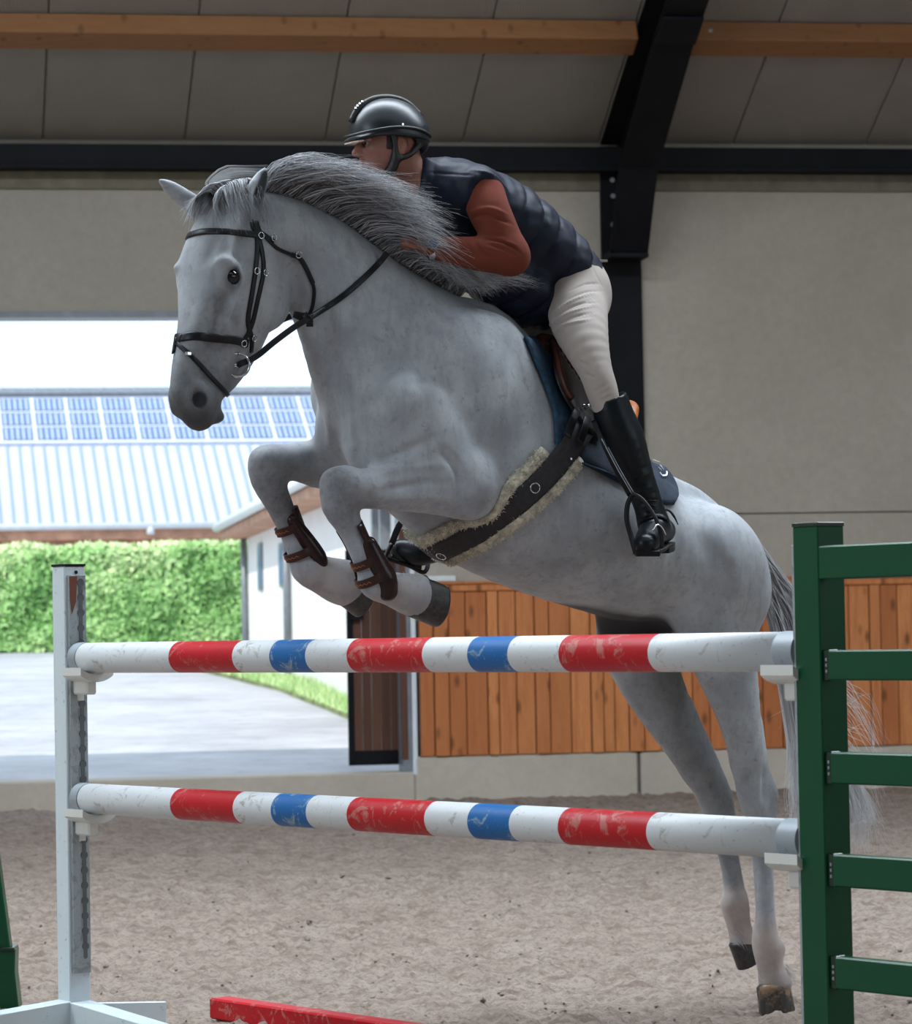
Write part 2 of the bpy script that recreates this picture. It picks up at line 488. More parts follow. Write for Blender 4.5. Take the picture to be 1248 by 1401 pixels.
pts_f = [(0.10, zf0), (0.32, zf0 + 0.02), (0.72, zf0 + 0.62), (2.05, z2), (2.3, z2 + 0.11), (9.0, z2 + 0.11 + ROOF * 6.7)]
v_, f_ = fline(a_col - 0.155, a_col + 0.155, pts_f, 0.02)
mesh('lower_flange', v_, f_, MT['steel'], pf)
web = [loc(W(a_col - 0.006, b, z + 0.01)) for b, z in pts_f] + [loc(W(a_col - 0.006, 9.0, zr(9.0) - 0.02)), loc(W(a_col - 0.006, 0.04, zr(0.04) - 0.02)), loc(W(a_col - 0.006, 0.04, zf0))]
prism('rafter_web', web, WX * 0.012, MT['steel'], pf)
v_, f_ = fline(a_col - 0.155, a_col + 0.155, [(0.05, zr(0.05) - 0.03), (9.0, zr(9.0) - 0.03)], 0.02)
mesh('upper_flange', v_, f_, MT['steel'], pf)
# bolt heads
def bolt(p, axis, r=0.018, parent=pf, mat=MT['bolt'], h=0.016):
    return cyl('bolt', p, Vector(p) + axis * h, r, mat, parent, 6, 0.0, False)
for px, py in ((952, 39), (972, 40), (938, 9)):
    p = on_plane(px, py, W(0, 2.18, 0), WB)
    bolt(loc(p) - AZ * 0.0, WB * 0.6 - AZ * 0.8)
splice = box('splice_plate', loc(W(a_col, 2.18, z2 + 0.03)), (WX, bv, nv), (0.155, 0.16, 0.012), MT['steel'], pf, 0.003)
for px, py in ((838, 246), (839, 268), (839, 307), (861, 204)):
    a_, z_ = wpix(px, py, 0.06)
    bolt(loc(W(a_, 0.044, z_)), WB, 0.02)
pbox('haunch_foot', a_col - 0.155, a_col + 0.155, 0.04, 0.34, zf0 - 0.02, zf0 + 0.015)
# far side, ends: closed hall
wbox('wall_front', A_L, A_R, 2 * RIDGE, 2 * RIDGE + 0.25, -0.2, z_eave + 0.3, MT['concrete'], kind='structure')
for nm, aa in (('wall_left', A_L), ('wall_right', A_R)):
    prism(nm, [W(aa, -0.3, -0.2), W(aa, 2 * RIDGE + 0.3, -0.2), W(aa, 2 * RIDGE + 0.3, z_eave + 0.3), W(aa, RIDGE, zr(RIDGE) + 0.2), W(aa, -0.3, z_eave + 0.3)],
          WX * (-0.25 if nm == 'wall_left' else 0.25), MT['concrete'], kind='structure')

# ---------------------------------------------------------------- arena floor
def sand_h(x, y):
    v = Vector((x, y, 0))
    h = 0.014 * mnoise.fractal(v * 1.4, 0.9, 2.1, 3) + 0.020 * mnoise.fractal(Vector((x * 5.5, y * 5.5, 3)), 0.7, 2.1, 4)
    t = mnoise.fractal(Vector((x * 17, y * 15, 9)), 0.6, 2.2, 3)
    t2 = abs(mnoise.noise(Vector((x * 11, y * 7, 2)))) + 0.5 * abs(mnoise.noise(Vector((x * 23, y * 15, 5))))
    return h + 0.016 * t + 0.034 * t2 - 0.012
def grid(name, x0, x1, y0, y1, nx, ny, hf, mat, kind='structure', parent=None):
    xs = np.linspace(x0, x1, nx); ys = np.linspace(y0, y1, ny)
    vs = [(x, y, hf(x, y)) for y in ys for x in xs]
    idx = np.arange(nx * ny).reshape(ny, nx)
    fs = np.stack([idx[:-1, :-1], idx[:-1, 1:], idx[1:, 1:], idx[1:, :-1]], -1).reshape(-1, 4)
    me = bpy.data.meshes.new(name)
    me.from_pydata(vs, [], fs.tolist()); me.update()
    return link(name, me, mat, parent, True, kind)
floor = grid('floor', -16, 18, -12, 32, 3, 3, lambda x, y: -0.12, MT['sand'])
ysand = WO.y
grid('sand_surface', -2.9, 2.9, 9.6, 17.5, 300, 330, sand_h, MT['sand'], None, floor)
grid('sand_surface', -4.6, 4.6, 17.35, 26.4, 210, 172, lambda x, y: sand_h(x, y), MT['sand'], None, floor)
for x0, x1, y0, y1 in ((-14, -2.9, 6, 17.5), (2.9, 16, 6, 17.5), (-14, -4.6, 17.5, 23.2), (4.6, 16, 17.5, 28.5), (-14, 16, -9.5, 6.0), (-2.9, 2.9, 6.0, 9.6)):
    grid('sand_surface', x0 - 0.3, x1 + 0.3, y0 - 0.3, y1 + 0.3, max(8, int((x1 - x0) * 5)), max(8, int((y1 - y0) * 5)), lambda x, y: 0.004 + 0.016 * mnoise.fractal(Vector((x * 1.4, y * 1.4, 0)), 0.9, 2.1, 3), MT['sand'], None, floor)
# loose clods of sand
vs, fs = [], []
rc = random.Random(3)
for i in range(1500):
    y = 10.0 + 14 * rc.random() ** 1.3
    x = (rc.random() - 0.5) * 0.31 * y
    r = rc.uniform(0.003, 0.010) * (1.0 if rc.random() > 0.06 else 1.7)
    z = sand_h(x, y) + r * 0.3
    b0 = len(vs)
    a0 = rc.random() * 6
    for k_ in range(5):
        aa = a0 + k_ * 1.2566
        vs.append((x + math.cos(aa) * r * rc.uniform(0.8, 1.3), y + math.sin(aa) * r, z + rc.uniform(-0.3, 0.3) * r))
    vs.append((x, y, z + r * 0.8)); vs.append((x, y, z - r))
    for k_ in range(5):
        fs.append((b0 + k_, b0 + (k_ + 1) % 5, b0 + 5)); fs.append((b0 + (k_ + 1) % 5, b0 + k_, b0 + 6))
cl = mesh('sand_clods', vs, fs, MT['sand'], floor, True, 'stuff')

# ---------------------------------------------------------------- door leaf at the right edge of the opening
dr = wroot('door_1', a_door - 0.25, -0.3, z_sill, kind='structure')
def dloc(p): return Vector(p) - dr.location
def dbox(name, a0, a1, b0, b1, z0, z1, m, par=None, bev=0.003):
    return box(name, dloc(W((a0 + a1) / 2, (b0 + b1) / 2, (z0 + z1) / 2)), WAX, ((a1 - a0) / 2, (b1 - b0) / 2, (z1 - z0) / 2), m, par or dr, bev)
da0 = wpix(477, 1000, -0.32)[0]; da1 = wpix(551, 1000, -0.32)[0]
dz0, dz1 = wpix(500, 1047, -0.32)[1], wpix(530, 752, -0.32)[1]
dbox('door_frame_bottom', da0, da1, -0.345, -0.30, dz0, dz0 + 0.115, MT['steel'])
dbox('door_frame_top', da0, da1, -0.345, -0.30, dz1 - 0.03, dz1, MT['steel'])
dbox('door_stile', da0, da0 + 0.045, -0.35, -0.295, dz0, dz1, MT['steel'])
dbox('door_stile', da1 - 0.02, da1, -0.35, -0.295, dz0, dz1, MT['steel'])
nb = 5
wd = (da1 - da0 - 0.06) / nb
for i in range(nb):
    a0_ = da0 + 0.042 + i * wd
    dbox('door_board', a0_, a0_ + wd - 0.003, -0.335, -0.31, dz0 + 0.10, dz1 - 0.02, MT['door_wood'])
zl0, zl1 = wpix(490, 848, -0.3)[1], wpix(490, 826, -0.3)[1]
dbox('latch_box', da0 + 0.03, da0 + 0.125, -0.30, -0.25, zl0, zl1 + 0.03, MT['steel'])
jamb = wbox('trim_1', wpix(551, 900)[0] - 0.01, a_door - 0.02, -WT, 0.02, z_sill - 0.02, z_lintel, MT['greysteel'], None, 0.004, 'structure')
wbox('jamb_edge', a_door - 0.025, a_door + 0.012, 0.0, 0.05, z_sill - 0.02, z_lintel, MT['alu'], jamb, 0.003)
wbox('hinge_plate', wpix(548, 900)[0], wpix(556, 900)[0], -0.02, 0.03, z_sill + 0.1, z_sill + 1.9, MT['door_wood'], jamb, 0.003)

# ---------------------------------------------------------------- outside
# yard rises gently away from the hall
yb0 = WO - WB * 0.35
HED = 52.0
z_h = at(150, 891, HED).z
def yard_z(x, y):
    t = max(0.0, -(Vector((x, y, 0)) - WO).dot(WB) - 0.35)
    return z_sill - 0.015 + t * (z_h - z_sill) / (HED - 25.2)
def gridW(name, a0, a1, t0, t1, na, nt, mat, parent=None, kind='structure', lift=0.0):
    vs = []
    for j in range(nt):
        for i_ in range(na):
            p = W(a0 + (a1 - a0) * i_ / (na - 1), -(t0 + (t1 - t0) * j / (nt - 1)), 0)
            vs.append((p.x, p.y, yard_z(p.x, p.y) + lift + 0.01 * mnoise.noise(p * 0.5)))
    idx = np.arange(na * nt).reshape(nt, na)
    fs = np.stack([idx[:-1, :-1], idx[:-1, 1:], idx[1:, 1:], idx[1:, :-1]], -1).reshape(-1, 4)
    me = bpy.data.meshes.new(name); me.from_pydata(vs, [], fs.tolist()); me.update()
    return link(name, me, mat, parent, True, kind)
yard = gridW('yard', -30, 30, WT + 0.08, 90, 60, 80, MT['yard'])
def on_yard(px, py, lift=0.0):
    # march along the ray to the sloping yard
    r = ray(px, py); lo, hi = 20.0, 160.0
    for _ in range(60):
        mid = (lo + hi) / 2; p = CAM + r * mid
        if p.z > yard_z(p.x, p.y) + lift: lo = mid
        else: hi = mid
    return CAM + r * lo
# grass verge
gp = [on_yard(270, 918), on_yard(380, 945), on_yard(480, 985), on_yard(640, 1035), on_yard(640, 985), on_yard(480, 950), on_yard(340, 924)]
gv = [p + AZ * 0.05 for p in gp]
verge = prism('grass_verge', gv, Vector((0, 0, -0.3)), MT['grass_soil'])
tag(verge, kind='structure')
vs, fs, sh = [], [], []
rg = random.Random(11)
def inpoly(x, y, P):
    c = False
    for i_ in range(len(P)):
        a, b = P[i_], P[i_ - 1]
        if (a.y > y) != (b.y > y) and x < (b.x - a.x) * (y - a.y) / (b.y - a.y) + a.x: c = not c
    return c
x0, x1 = min(p.x for p in gp), max(p.x for p in gp); y0, y1 = min(p.y for p in gp), max(p.y for p in gp)
cnt = 0
while cnt < 9000:
    x, y = rg.uniform(x0, x1), rg.uniform(y0, y1)
    if not inpoly(x, y, gp): continue
    cnt += 1
    z = yard_z(x, y) + 0.045; h = rg.uniform(0.03, 0.13); t = rg.uniform(0, 6.28); w_ = 0.012
    b0 = len(vs)
    vs += [(x - w_ * math.cos(t), y - w_ * math.sin(t), z), (x + w_ * math.cos(t), y + w_ * math.sin(t), z), (x + rg.uniform(-.04, .04), y + rg.uniform(-.04, .04), z + h)]
    fs.append((b0, b0 + 1, b0 + 2)); sh += [rg.uniform(0.3, 1.0)] * 3
gr = mesh('grass', vs, fs, MT['hedge'], verge)
gr.data.attributes.new('shade', 'FLOAT', 'POINT').data.foreach_set('value', sh)
gr['kind'] = 'stuff'
# pale kerb in front of the hedge
kp = [at(-200, 905, HED - 1.0), at(330, 905, HED - 1.0)]
# hedge
hl = at(-620, 889, HED); hr = at(339, 889, HED)
hz1 = at(150, 752, HED).z
hd = (hr - hl); hd.z = 0; HLn = hd.length; hd.normalize(); hn = Vector((hd.y, -hd.x, 0))
hroot = empty('hedge', (hl + hd * HLn / 2 + Vector((0, 0, -hl.z)) + AZ * yard_z(hl.x, hl.y)))
tag(hroot, 'tall clipped green hedge in sunlight beyond the yard', 'hedge')
hb = hroot.location
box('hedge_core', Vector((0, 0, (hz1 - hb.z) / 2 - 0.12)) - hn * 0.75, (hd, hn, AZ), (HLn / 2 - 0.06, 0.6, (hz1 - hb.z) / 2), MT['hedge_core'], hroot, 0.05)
vs, fs, sh = [], [], []
for i in range(62000):
    u = rg.uniform(-HLn / 2, HLn / 2)
    topf = rg.random() < 0.16
    if topf:
        z = hz1 - hb.z + rg.uniform(-0.15, 0.10) + 0.10 * mnoise.noise(Vector((u * 1.7, 0, 0))); w_ = rg.uniform(-1.3, 0.05)
    else:
        z = rg.uniform(0.0, hz1 - hb.z); w_ = rg.uniform(-0.14, 0.08)
    p = hd * u + hn * (w_ + 0.14 * mnoise.noise(Vector((u * 2.1, z * 2.1, 0)))) + AZ * z
    s = rg.uniform(0.035, 0.075)
    nrm = Vector((rg.gauss(0, .6), rg.gauss(0, .6), rg.gauss(0.35, .6))) + hn * 0.9
    nrm.normalize(); t = nrm.orthogonal().normalized(); t = (t * math.cos(i) + nrm.cross(t) * math.sin(i)); bb = nrm.cross(t)
    b0 = len(vs)
    vs += [p + t * s * 1.3, p + bb * s * 0.65 + nrm * s * .15, p - t * s * 1.3, p - bb * s * 0.65 + nrm * s * .15]
    fs.append((b0, b0 + 1, b0 + 2, b0 + 3))
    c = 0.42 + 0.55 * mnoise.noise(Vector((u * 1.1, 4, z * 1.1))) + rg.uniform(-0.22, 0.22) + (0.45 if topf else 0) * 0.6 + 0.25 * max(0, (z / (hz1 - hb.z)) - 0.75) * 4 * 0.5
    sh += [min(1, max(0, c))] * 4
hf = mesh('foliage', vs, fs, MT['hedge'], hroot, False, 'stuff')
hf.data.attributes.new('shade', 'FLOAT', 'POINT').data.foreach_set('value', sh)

# long barn behind the hedge
BD = 66.0
def bp(px, py, d): return at(px, py, d)
bx = Vector((math.cos(math.radians(10)), math.sin(math.radians(10)), 0))
bn = Vector((bx.y, -bx.x, 0))                      # towards the camera
ze = bp(150, 718, BD).z
broot = empty('barn', Vector((bp(60, 722, BD).x, BD, yard_z(0, BD))))
tag(broot, 'long low barn with a pale metal roof and rows of solar panels', 'barn')
bo = broot.location
slope = math.radians(27)
def roof_pt(px, py, lift=0.0):
    n_ = (bn * math.sin(slope) + AZ * math.cos(slope))
    p0 = Vector((0, BD, 0)); p0.z = ze
    return on_plane(px, py, p0 + n_ * lift, n_) - bo
rv = (-bn * math.cos(slope) + AZ * math.sin(slope))
rn = (bn * math.sin(slope) + AZ * math.cos(slope))
def roofbox(name, u0, u1, s0, s1, h0, h1, mat, par=None, bev=0.0):
    base = Vector((0, BD, ze)) - bo; base.x = 0
    base = Vector((0, BD, 0)) - Vector((0, bo.y, 0)); base.z = ze - bo.z
    base -= Vector((bo.x, 0, 0))
    c = base + bx * ((u0 + u1) / 2) + rv * ((s0 + s1) / 2) + rn * ((h0 + h1) / 2)
    return box(name, c, (bx, rv, rn), (abs(u1 - u0) / 2, (s1 - s0) / 2, (h1 - h0) / 2), mat, par or broot, bev)
def uv_of(px, py):
    p = roof_pt(px, py) - (Vector((-bo.x, BD - bo.y, ze - bo.z)))
    return p.dot(bx), p.dot(rv)
U0, _ = uv_of(-900, 720); U1 = uv_of(1000, 720)[0]
s_low = uv_of(100, 718)[1]; s_p0 = uv_of(100, 609)[1]; s_p1 = uv_of(100, 547)[1]; s_top = uv_of(100, 542)[1]
rf = roofbox('roof', U0, U1, s_low, s_top, -0.12, 0.0, MT['roof_metal'])
usp = (uv_of(320, 660)[0] - uv_of(48, 660)[0]) / 16.0
u = uv_of(48, 660)[0]
seam_me = None
kk = -30
while u + kk * usp < uv_of(450, 660)[0]:
    uu = u + kk * usp
    if seam_me is None:
        so = roofbox('roof_seam', uu - 0.025, uu + 0.025, s_low, s_p0, 0.0, 0.035, MT['seam'], rf)
        seam_me = so; u_first = uu
    else:
        c = so.copy(); COL.objects.link(c); c.location = bx * (uu - u_first)
    kk += 1
roofbox('ridge_cap', U0, U1, s_top - 0.05, s_top + 0.25, -0.05, 0.10, MT['greysteel'], rf)
wpan = uv_of(136 + 46, 560)[0] - uv_of(136, 560)[0]
u = uv_of(136, 560)[0]
dsp = (s_p1 - s_p0 - 0.1) / 3
first = None
for r_ in range(3):
    for c_ in range(-16, 8):
        uu = u + c_ * wpan
        if first is None:
            first = roofbox('solar_panel', uu + 0.05, uu + wpan - 0.05, s_p0 + 0.10, s_p0 + dsp - 0.04, 0.05, 0.10, MT['solar'])
            fr0 = roofbox('panel_frame', uu, uu + wpan, s_p0 - 0.02, s_p0 + dsp + 0.03, 0.02, 0.075, MT['alu'], first)
            fu, fs_ = uu, 0
            # cell lines
            bm = bmesh.new()
            for q in range(1, 6):
                base = Vector((-bo.x, BD - bo.y, ze - bo.z))
                bmesh_box(bm, base + bx * (uu + wpan * q / 6) + rv * (s_p0 + dsp / 2) + rn * 0.101, bx, rv, rn, 0.012, dsp / 2 - 0.09, 0.002)
            cl_ = finish(bm, 'cell_lines', MT['alu'], first, kind='stuff')
        else:
            c = first.copy(); COL.objects.link(c); c.location = bx * (uu - fu) + rv * (r_ * dsp)
            for ch in (fr0, cl_):
                d = ch.copy(); COL.objects.link(d); d.parent = c
# vent pipes and ridge wires
for px in (48, 93, 139, 184, 318, 363, 408, 0, 2, 228):
    uu = uv_of(px, 541)[0]
    base = Vector((-bo.x, BD - bo.y, ze - bo.z))
    p = base + bx * uu + rv * (s_top + 0.1)
    cyl('ridge_rod', p, p + AZ * 0.34, 0.016, MT['alu'], broot, 6)
base = Vector((-bo.x, BD - bo.y, ze - bo.z))
gt = cyl('gutter', base + bx * U0 + rv * s_low + bn * 0.06 - AZ * 0.04, base + bx * uv_of(330, 720)[0] + rv * s_low + bn * 0.06 - AZ * 0.04, 0.07, MT['gutter'], broot, 10)
cyl('downpipe', base + bx * uv_of(206, 720)[0] + rv * s_low - AZ * 0.05 + bn * .05, base + bx * uv_of(206, 720)[0] + rv * s_low - AZ * 0.22 + bn * .05, 0.08, MT['gutter'], broot, 10)
for (nm, z0_, z1_, off, m_) in (('fascia', -0.30, -0.06, 0.0, MT['eaves_wood']), ('wall', -4.0, -0.28, -0.45, MT['eaves_wood'])):
    c = base + bx * ((U0 + U1) / 2) + rv * s_low + bn * (off - 0.1) + AZ * ((z0_ + z1_) / 2)
    box(nm, c, (bx, bn, AZ), ((U1 - U0) / 2, 0.1, (z1_ - z0_) / 2), m_, broot)
cyl('downpipe', base + bx * uv_of(284, 720)[0] + rv * s_low - AZ * 0.25 - bn * .3, base + bx * uv_of(284, 720)[0] + rv * s_low - AZ * 3.2 - bn * .3, 0.05, MT['gutter'], broot, 8)

# white outbuilding running towards the camera on the right of the opening
C0 = on_yard(341, 897); C1d = 32.0
C1 = at(520, 950, C1d)
sd = (C1 - C0); sd.z = 0; sl = sd.length; sd.normalize(); sn = Vector((-sd.y, sd.x, 0))
if sn.x > 0: sn = -sn
oroot = empty('outbuilding', C0)
tag(oroot, 'white rendered outbuilding with orange timber eaves right of the hedge', 'building')
zt = at(341, 735, C0.y).z - C0.z
def ob(name, u0, u1, n0, n1, z0, z1, m_, par=None, bev=0.0):
    c = sd * ((u0 + u1) / 2) + sn * ((n0 + n1) / 2) + AZ * ((z0 + z1) / 2)
    return box(name, c, (sd, sn, AZ), (abs(u1 - u0) / 2, abs(n1 - n0) / 2, (z1 - z0) / 2), m_, par or oroot, bev)
LEN = sl + 3
ob('wall', 0, LEN, -6, 0, -1.2, zt, MT['render_white'])
ob('soffit', -0.25, LEN, -0.2, 0.40, zt - 0.02, zt + 0.10, MT['eaves_wood'])
# roof slope rising away to the right
vs_ = [sd * -0.3 + sn * 0.44 + AZ * (zt + 0.10), sd * LEN + sn * 0.44 + AZ * (zt + 0.10), sd * LEN - sn * 3.5 + AZ * (zt + 1.5), sd * -0.3 - sn * 3.5 + AZ * (zt + 1.5)]
prism('roof', vs_, AZ * 0.14, MT['greysteel'], oroot)
cyl('gutter', sd * -0.3 + sn * 0.46 + AZ * (zt + 0.16), sd * LEN + sn * 0.46 + AZ * (zt + 0.16), 0.07, MT['gutter'], oroot, 10)
def u_at(px):
    # parameter on wall base line for image column px
    r = ray(px, 880); n_ = sn
    p = CAM + r * ((C0 - CAM).dot(n_) / r.dot(n_))
    return (p - C0).dot(sd)
for px in (341, 400):
    u_ = u_at(px)
    cyl('downpipe', sd * u_ + sn * 0.06 + AZ * -0.3, sd * u_ + sn * 0.06 + AZ * (zt), 0.05, MT['greysteel'], oroot, 8)
for px, y0_, y1_ in ((357, 735, 808), (386, 735, 803)):
    u_ = u_at(px); u2 = u_at(px + 5)
    pz = on_plane(px, y1_, C0, sn).z - C0.z; pz1 = on_plane(px, y0_ + 8, C0, sn).z - C0.z
    w_ = ob('window', u_, u2, -0.05, 0.03, pz, pz1, MT['greysteel'])
    ob('pane', u_ + 0.03, u2 - 0.03, 0.0, 0.035, pz + 0.05, pz1 - 0.05, MT['solar'], w_)
for px in (524, 535):
    u_ = u_at(px)
    ob('post', u_, u_ + 0.12, 0.0, 0.1, -0.5, zt, MT['greysteel'])
# ---------------------------------------------------------------- jump: poles, cups and standards
ul, ur = at(110, 899, FPX / 410 / 1.0), at(1105, 893, FPX / 551)
ll, lr = at(112, 1090, FPX / 410), at(1113, 1151, FPX / 551)
zu = (ul.z + ur.z) / 2; zlw = (ll.z + lr.z) / 2
PLx = Vector((ul.x, ul.y, 0)); PRx = Vector((ur.x, ur.y, 0))
EJ = (PRx - PLx).normalized(); GJ = Vector((-EJ.y, EJ.x, 0))
if GJ.x < 0: GJ = -GJ
def paint(name, c, worn, amt=0.6, rough=0.35, scale=9, sc3=(1, 1, 1), lo=0.56, spec=0.5):
    k = M(name, rough, 0, spec)
    v = k.mapped(sc3)
    ch = k.ramp(k.noise(scale, 9, 0.72, v, 0.8), [(lo, 0.0), (lo + 0.06, amt)])
    fine = k.ramp(k.noise(scale * 6, 5, 0.7, v), [(0.62, 0.0), (0.70, amt * 0.8)])
    base = k.mix(k.ramp(k.noise(3, 4), [(0.3, 0.0), (0.7, 0.25)]), c, tuple(x * 0.8 for x in c))
    k.color(k.mix(fine, k.mix(ch, base, worn), tuple(x * 0.6 for x in worn)))
    k.bump(ch, 0.15, 0.002)
    return k.done()
MT['pole_white'] = paint('worn_white_paint', (0.56, 0.585, 0.60), (0.30, 0.28, 0.25), 0.85, 0.45, 13, lo=0.565)
MT['pole_red'] = paint('worn_red_paint', (0.42, 0.005, 0.012), (0.42, 0.20, 0.17), 0.65, 0.42, 15, lo=0.545, spec=0.25)
MT['pole_blue'] = paint('worn_blue_paint', (0.008, 0.11, 0.33), (0.33, 0.42, 0.40), 0.65, 0.42, 15, lo=0.55, spec=0.25)
MT['cap_grey'] = paint('grey_end_cap', (0.27, 0.31, 0.34), (0.16, 0.13, 0.11), 0.6, 0.4, 14, lo=0.62)
MT['white_steel'] = paint('chipped_white_paint', (0.60, 0.68, 0.72), (0.26, 0.25, 0.22), 0.8, 0.35, 5, lo=0.66)
MT['zinc'] = paint('galvanised_track', (0.30, 0.34, 0.35), (0.18, 0.19, 0.19), 0.7, 0.45, 16, lo=0.52)
MT['rust'] = plain('rust_brown', (0.16, 0.055, 0.03), 0.8)
MT['hole'] = plain('keyhole_shadowed_metal', (0.10, 0.115, 0.12), 0.6)
MT['cup'] = paint('cream_plastic', (0.66, 0.67, 0.64), (0.45, 0.43, 0.38), 0.5, 0.35, 12, lo=0.62)
MT['green'] = paint('glossy_green_paint', (0.002, 0.062, 0.026), (0.02, 0.11, 0.06), 0.3, 0.28, 4, lo=0.62, spec=0.28)
MT['green_dark'] = paint('dark_green_steel', (0.002, 0.022, 0.012), (0.02, 0.10, 0.06), 0.5, 0.25, 14, lo=0.6)
MT['black'] = plain('black_plastic', (0.006, 0.006, 0.007), 0.5, spec=0.25)
R_P = 0.05
def pole(zc, stops, label):
    a = Vector((PLx.x, PLx.y, zc)); b = Vector((PRx.x, PRx.y, zc))
    root = empty('jump_pole', (a + b) / 2)
    tag(root, label, 'pole', 'striped jump poles in the cups')
    L = (b - a).length
    # pixel columns of the colour bands -> distance along the pole
    def s_of(px):
        lo, hi = 0.0, L
        for _ in range(40):
            m_ = (lo + hi) / 2
            if proj(a + EJ * m_ - GJ * R_P * 0.8)[0] < px: lo = m_
            else: hi = m_
        return lo
    cuts = [0.045] + [s_of(p) for p in stops] + [L - 0.075]
    cols = ['pole_white', 'pole_red', 'pole_white', 'pole_blue', 'pole_white', 'pole_red', 'pole_white', 'pole_blue', 'pole_white', 'pole_red', 'pole_white']
    ns = 40
    vs, fs, mi = [], [], []
    mats = [MT['pole_white'], MT['pole_red'], MT['pole_blue']]
    ids = {'pole_white': 0, 'pole_red': 1, 'pole_blue': 2}
    for s in cuts:
        p = a + EJ * s - root.location
        for q in range(ns):
            t = 2 * math.pi * q / ns
            vs.append(p + (GJ * math.cos(t) + AZ * math.sin(t)) * R_P)
    for j in range(len(cuts) - 1):
        for q in range(ns):
            fs.append((j * ns + q, j * ns + (q + 1) % ns, (j + 1) * ns + (q + 1) % ns, (j + 1) * ns + q)); mi.append(ids[cols[j]])
    fs.append(tuple(range(ns))); mi.append(0); m0 = (len(cuts) - 1) * ns
    fs.append(tuple(range(m0, m0 + ns))); mi.append(0)
    o = mesh('banded_shaft', vs, fs, mats, root)
    o.data.polygons.foreach_set('material_index', mi)
    o.data.polygons.foreach_set('use_smooth', [len(p.vertices) == 4 for p in o.data.polygons])
    bm = bmesh.new(); bm.from_mesh(o.data); bmesh.ops.recalc_face_normals(bm, faces=bm.faces); bm.to_mesh(o.data); bm.free()
    for s0, s1 in ((0.0, 0.047), (L - 0.077, L - 0.006)):
        cyl('end_cap', a + EJ * s0 - root.location, a + EJ * s1 - root.location, R_P + 0.002, MT['cap_grey'], root, 40, 0.003)
    return root
pole(zu, [234, 321, 372, 421, 478, 581, 643, 698, 768, 890], 'upper red, white and blue striped pole resting in the cups')
pole(zlw, [236, 322, 374, 422, 478, 584, 643, 700, 767, 888], 'lower red, white and blue striped pole under the first one')
def jump_cup(end, zc, label):
    """curved cup screwed to the track, holding the pole end"""
    base = (Vector((PLx.x, PLx.y, 0)) if end < 0 else Vector((PRx.x, PRx.y, 0)))
    s = 1 if end < 0 else -1
    root = empty('jump_cup', base + AZ * (zc - R_P - 0.03))
    tag(root, label, 'jump cup', 'white plastic pole cups')
    ins = EJ * s
    n = 14
    vs, fs = [], []
    for i_ in range(n):
        t = -0.95 + 1.9 * i_ / (n - 1)
        y = math.sin(t) * (R_P + 0.012) * 1.25; z = R_P + 0.03 - math.cos(t) * (R_P + 0.0045)
        z2 = z - 0.026
        for (q, zz) in ((-0.012, z), (0.105, z), (0.105, z2), (-0.012, z2)):
            vs.append(GJ * y + ins * q + AZ * zz)
    for i_ in range(n - 1):
        q = i_ * 4
        for k_ in range(4):
            fs.append((q + k_, q + (k_ + 1) % 4, q + 4 + (k_ + 1) % 4, q + 4 + k_))
    fs += [(0, 1, 2, 3), ((n - 1) * 4 + 3, (n - 1) * 4 + 2, (n - 1) * 4 + 1, (n - 1) * 4)]
    mesh('cradle', vs, fs, MT['cup'], root, False)
    box('back_plate', ins * -0.022 + AZ * 0.01, (ins, GJ, AZ), (0.006, 0.024, 0.075), MT['cup'], root, 0.004)
    box('support_rib', ins * 0.02 + AZ * -0.012, (ins, GJ, AZ), (0.05, 0.02, 0.03), MT['cup'], root, 0.006)
    return root
jump_cup(-1, zu, 'white plastic cup under the left end of the upper pole')
jump_cup(1, zu, 'white plastic cup under the right end of the upper pole')
jump_cup(-1, zlw, 'white plastic cup under the left end of the lower pole')
jump_cup(1, zlw, 'white plastic cup under the right end of the lower pole')

# white standard
PW = 0.04
gap = 0.03
cpos = PLx - EJ * (gap + PW)
st = empty('jump_standard', cpos)
tag(st, 'white metal jump stand with a galvanised keyhole track and splayed feet', 'jump stand')
ztop = (at(97, 775, FPX / 408)).z; zbot = 0.10
SAX = (EJ, GJ, AZ)
box('post', AZ * ((ztop + zbot) / 2), SAX, (PW, PW, (ztop - zbot) / 2), MT['white_steel'], st, 0.003)
box('post_cap', AZ * (ztop + 0.004), SAX, (PW + 0.002, PW + 0.002, 0.004), MT['black'], st, 0.001)
zt0 = at(110, 1328, FPX / 408).z; zt1 = at(110, 787, FPX / 408).z
track = box('keyhole_track', EJ * (PW + 0.005) + GJ * 0.003 + AZ * ((zt0 + zt1) / 2), SAX, (0.005, 0.034, (zt1 - zt0) / 2), MT['zinc'], st, 0.001)
box('track_lip', EJ * (PW + 0.0125) + GJ * -0.018 + AZ * ((zt0 + zt1) / 2), SAX, (0.003, 0.013, (zt1 - zt0) / 2 - 0.004), MT['zinc'], track, 0.001)
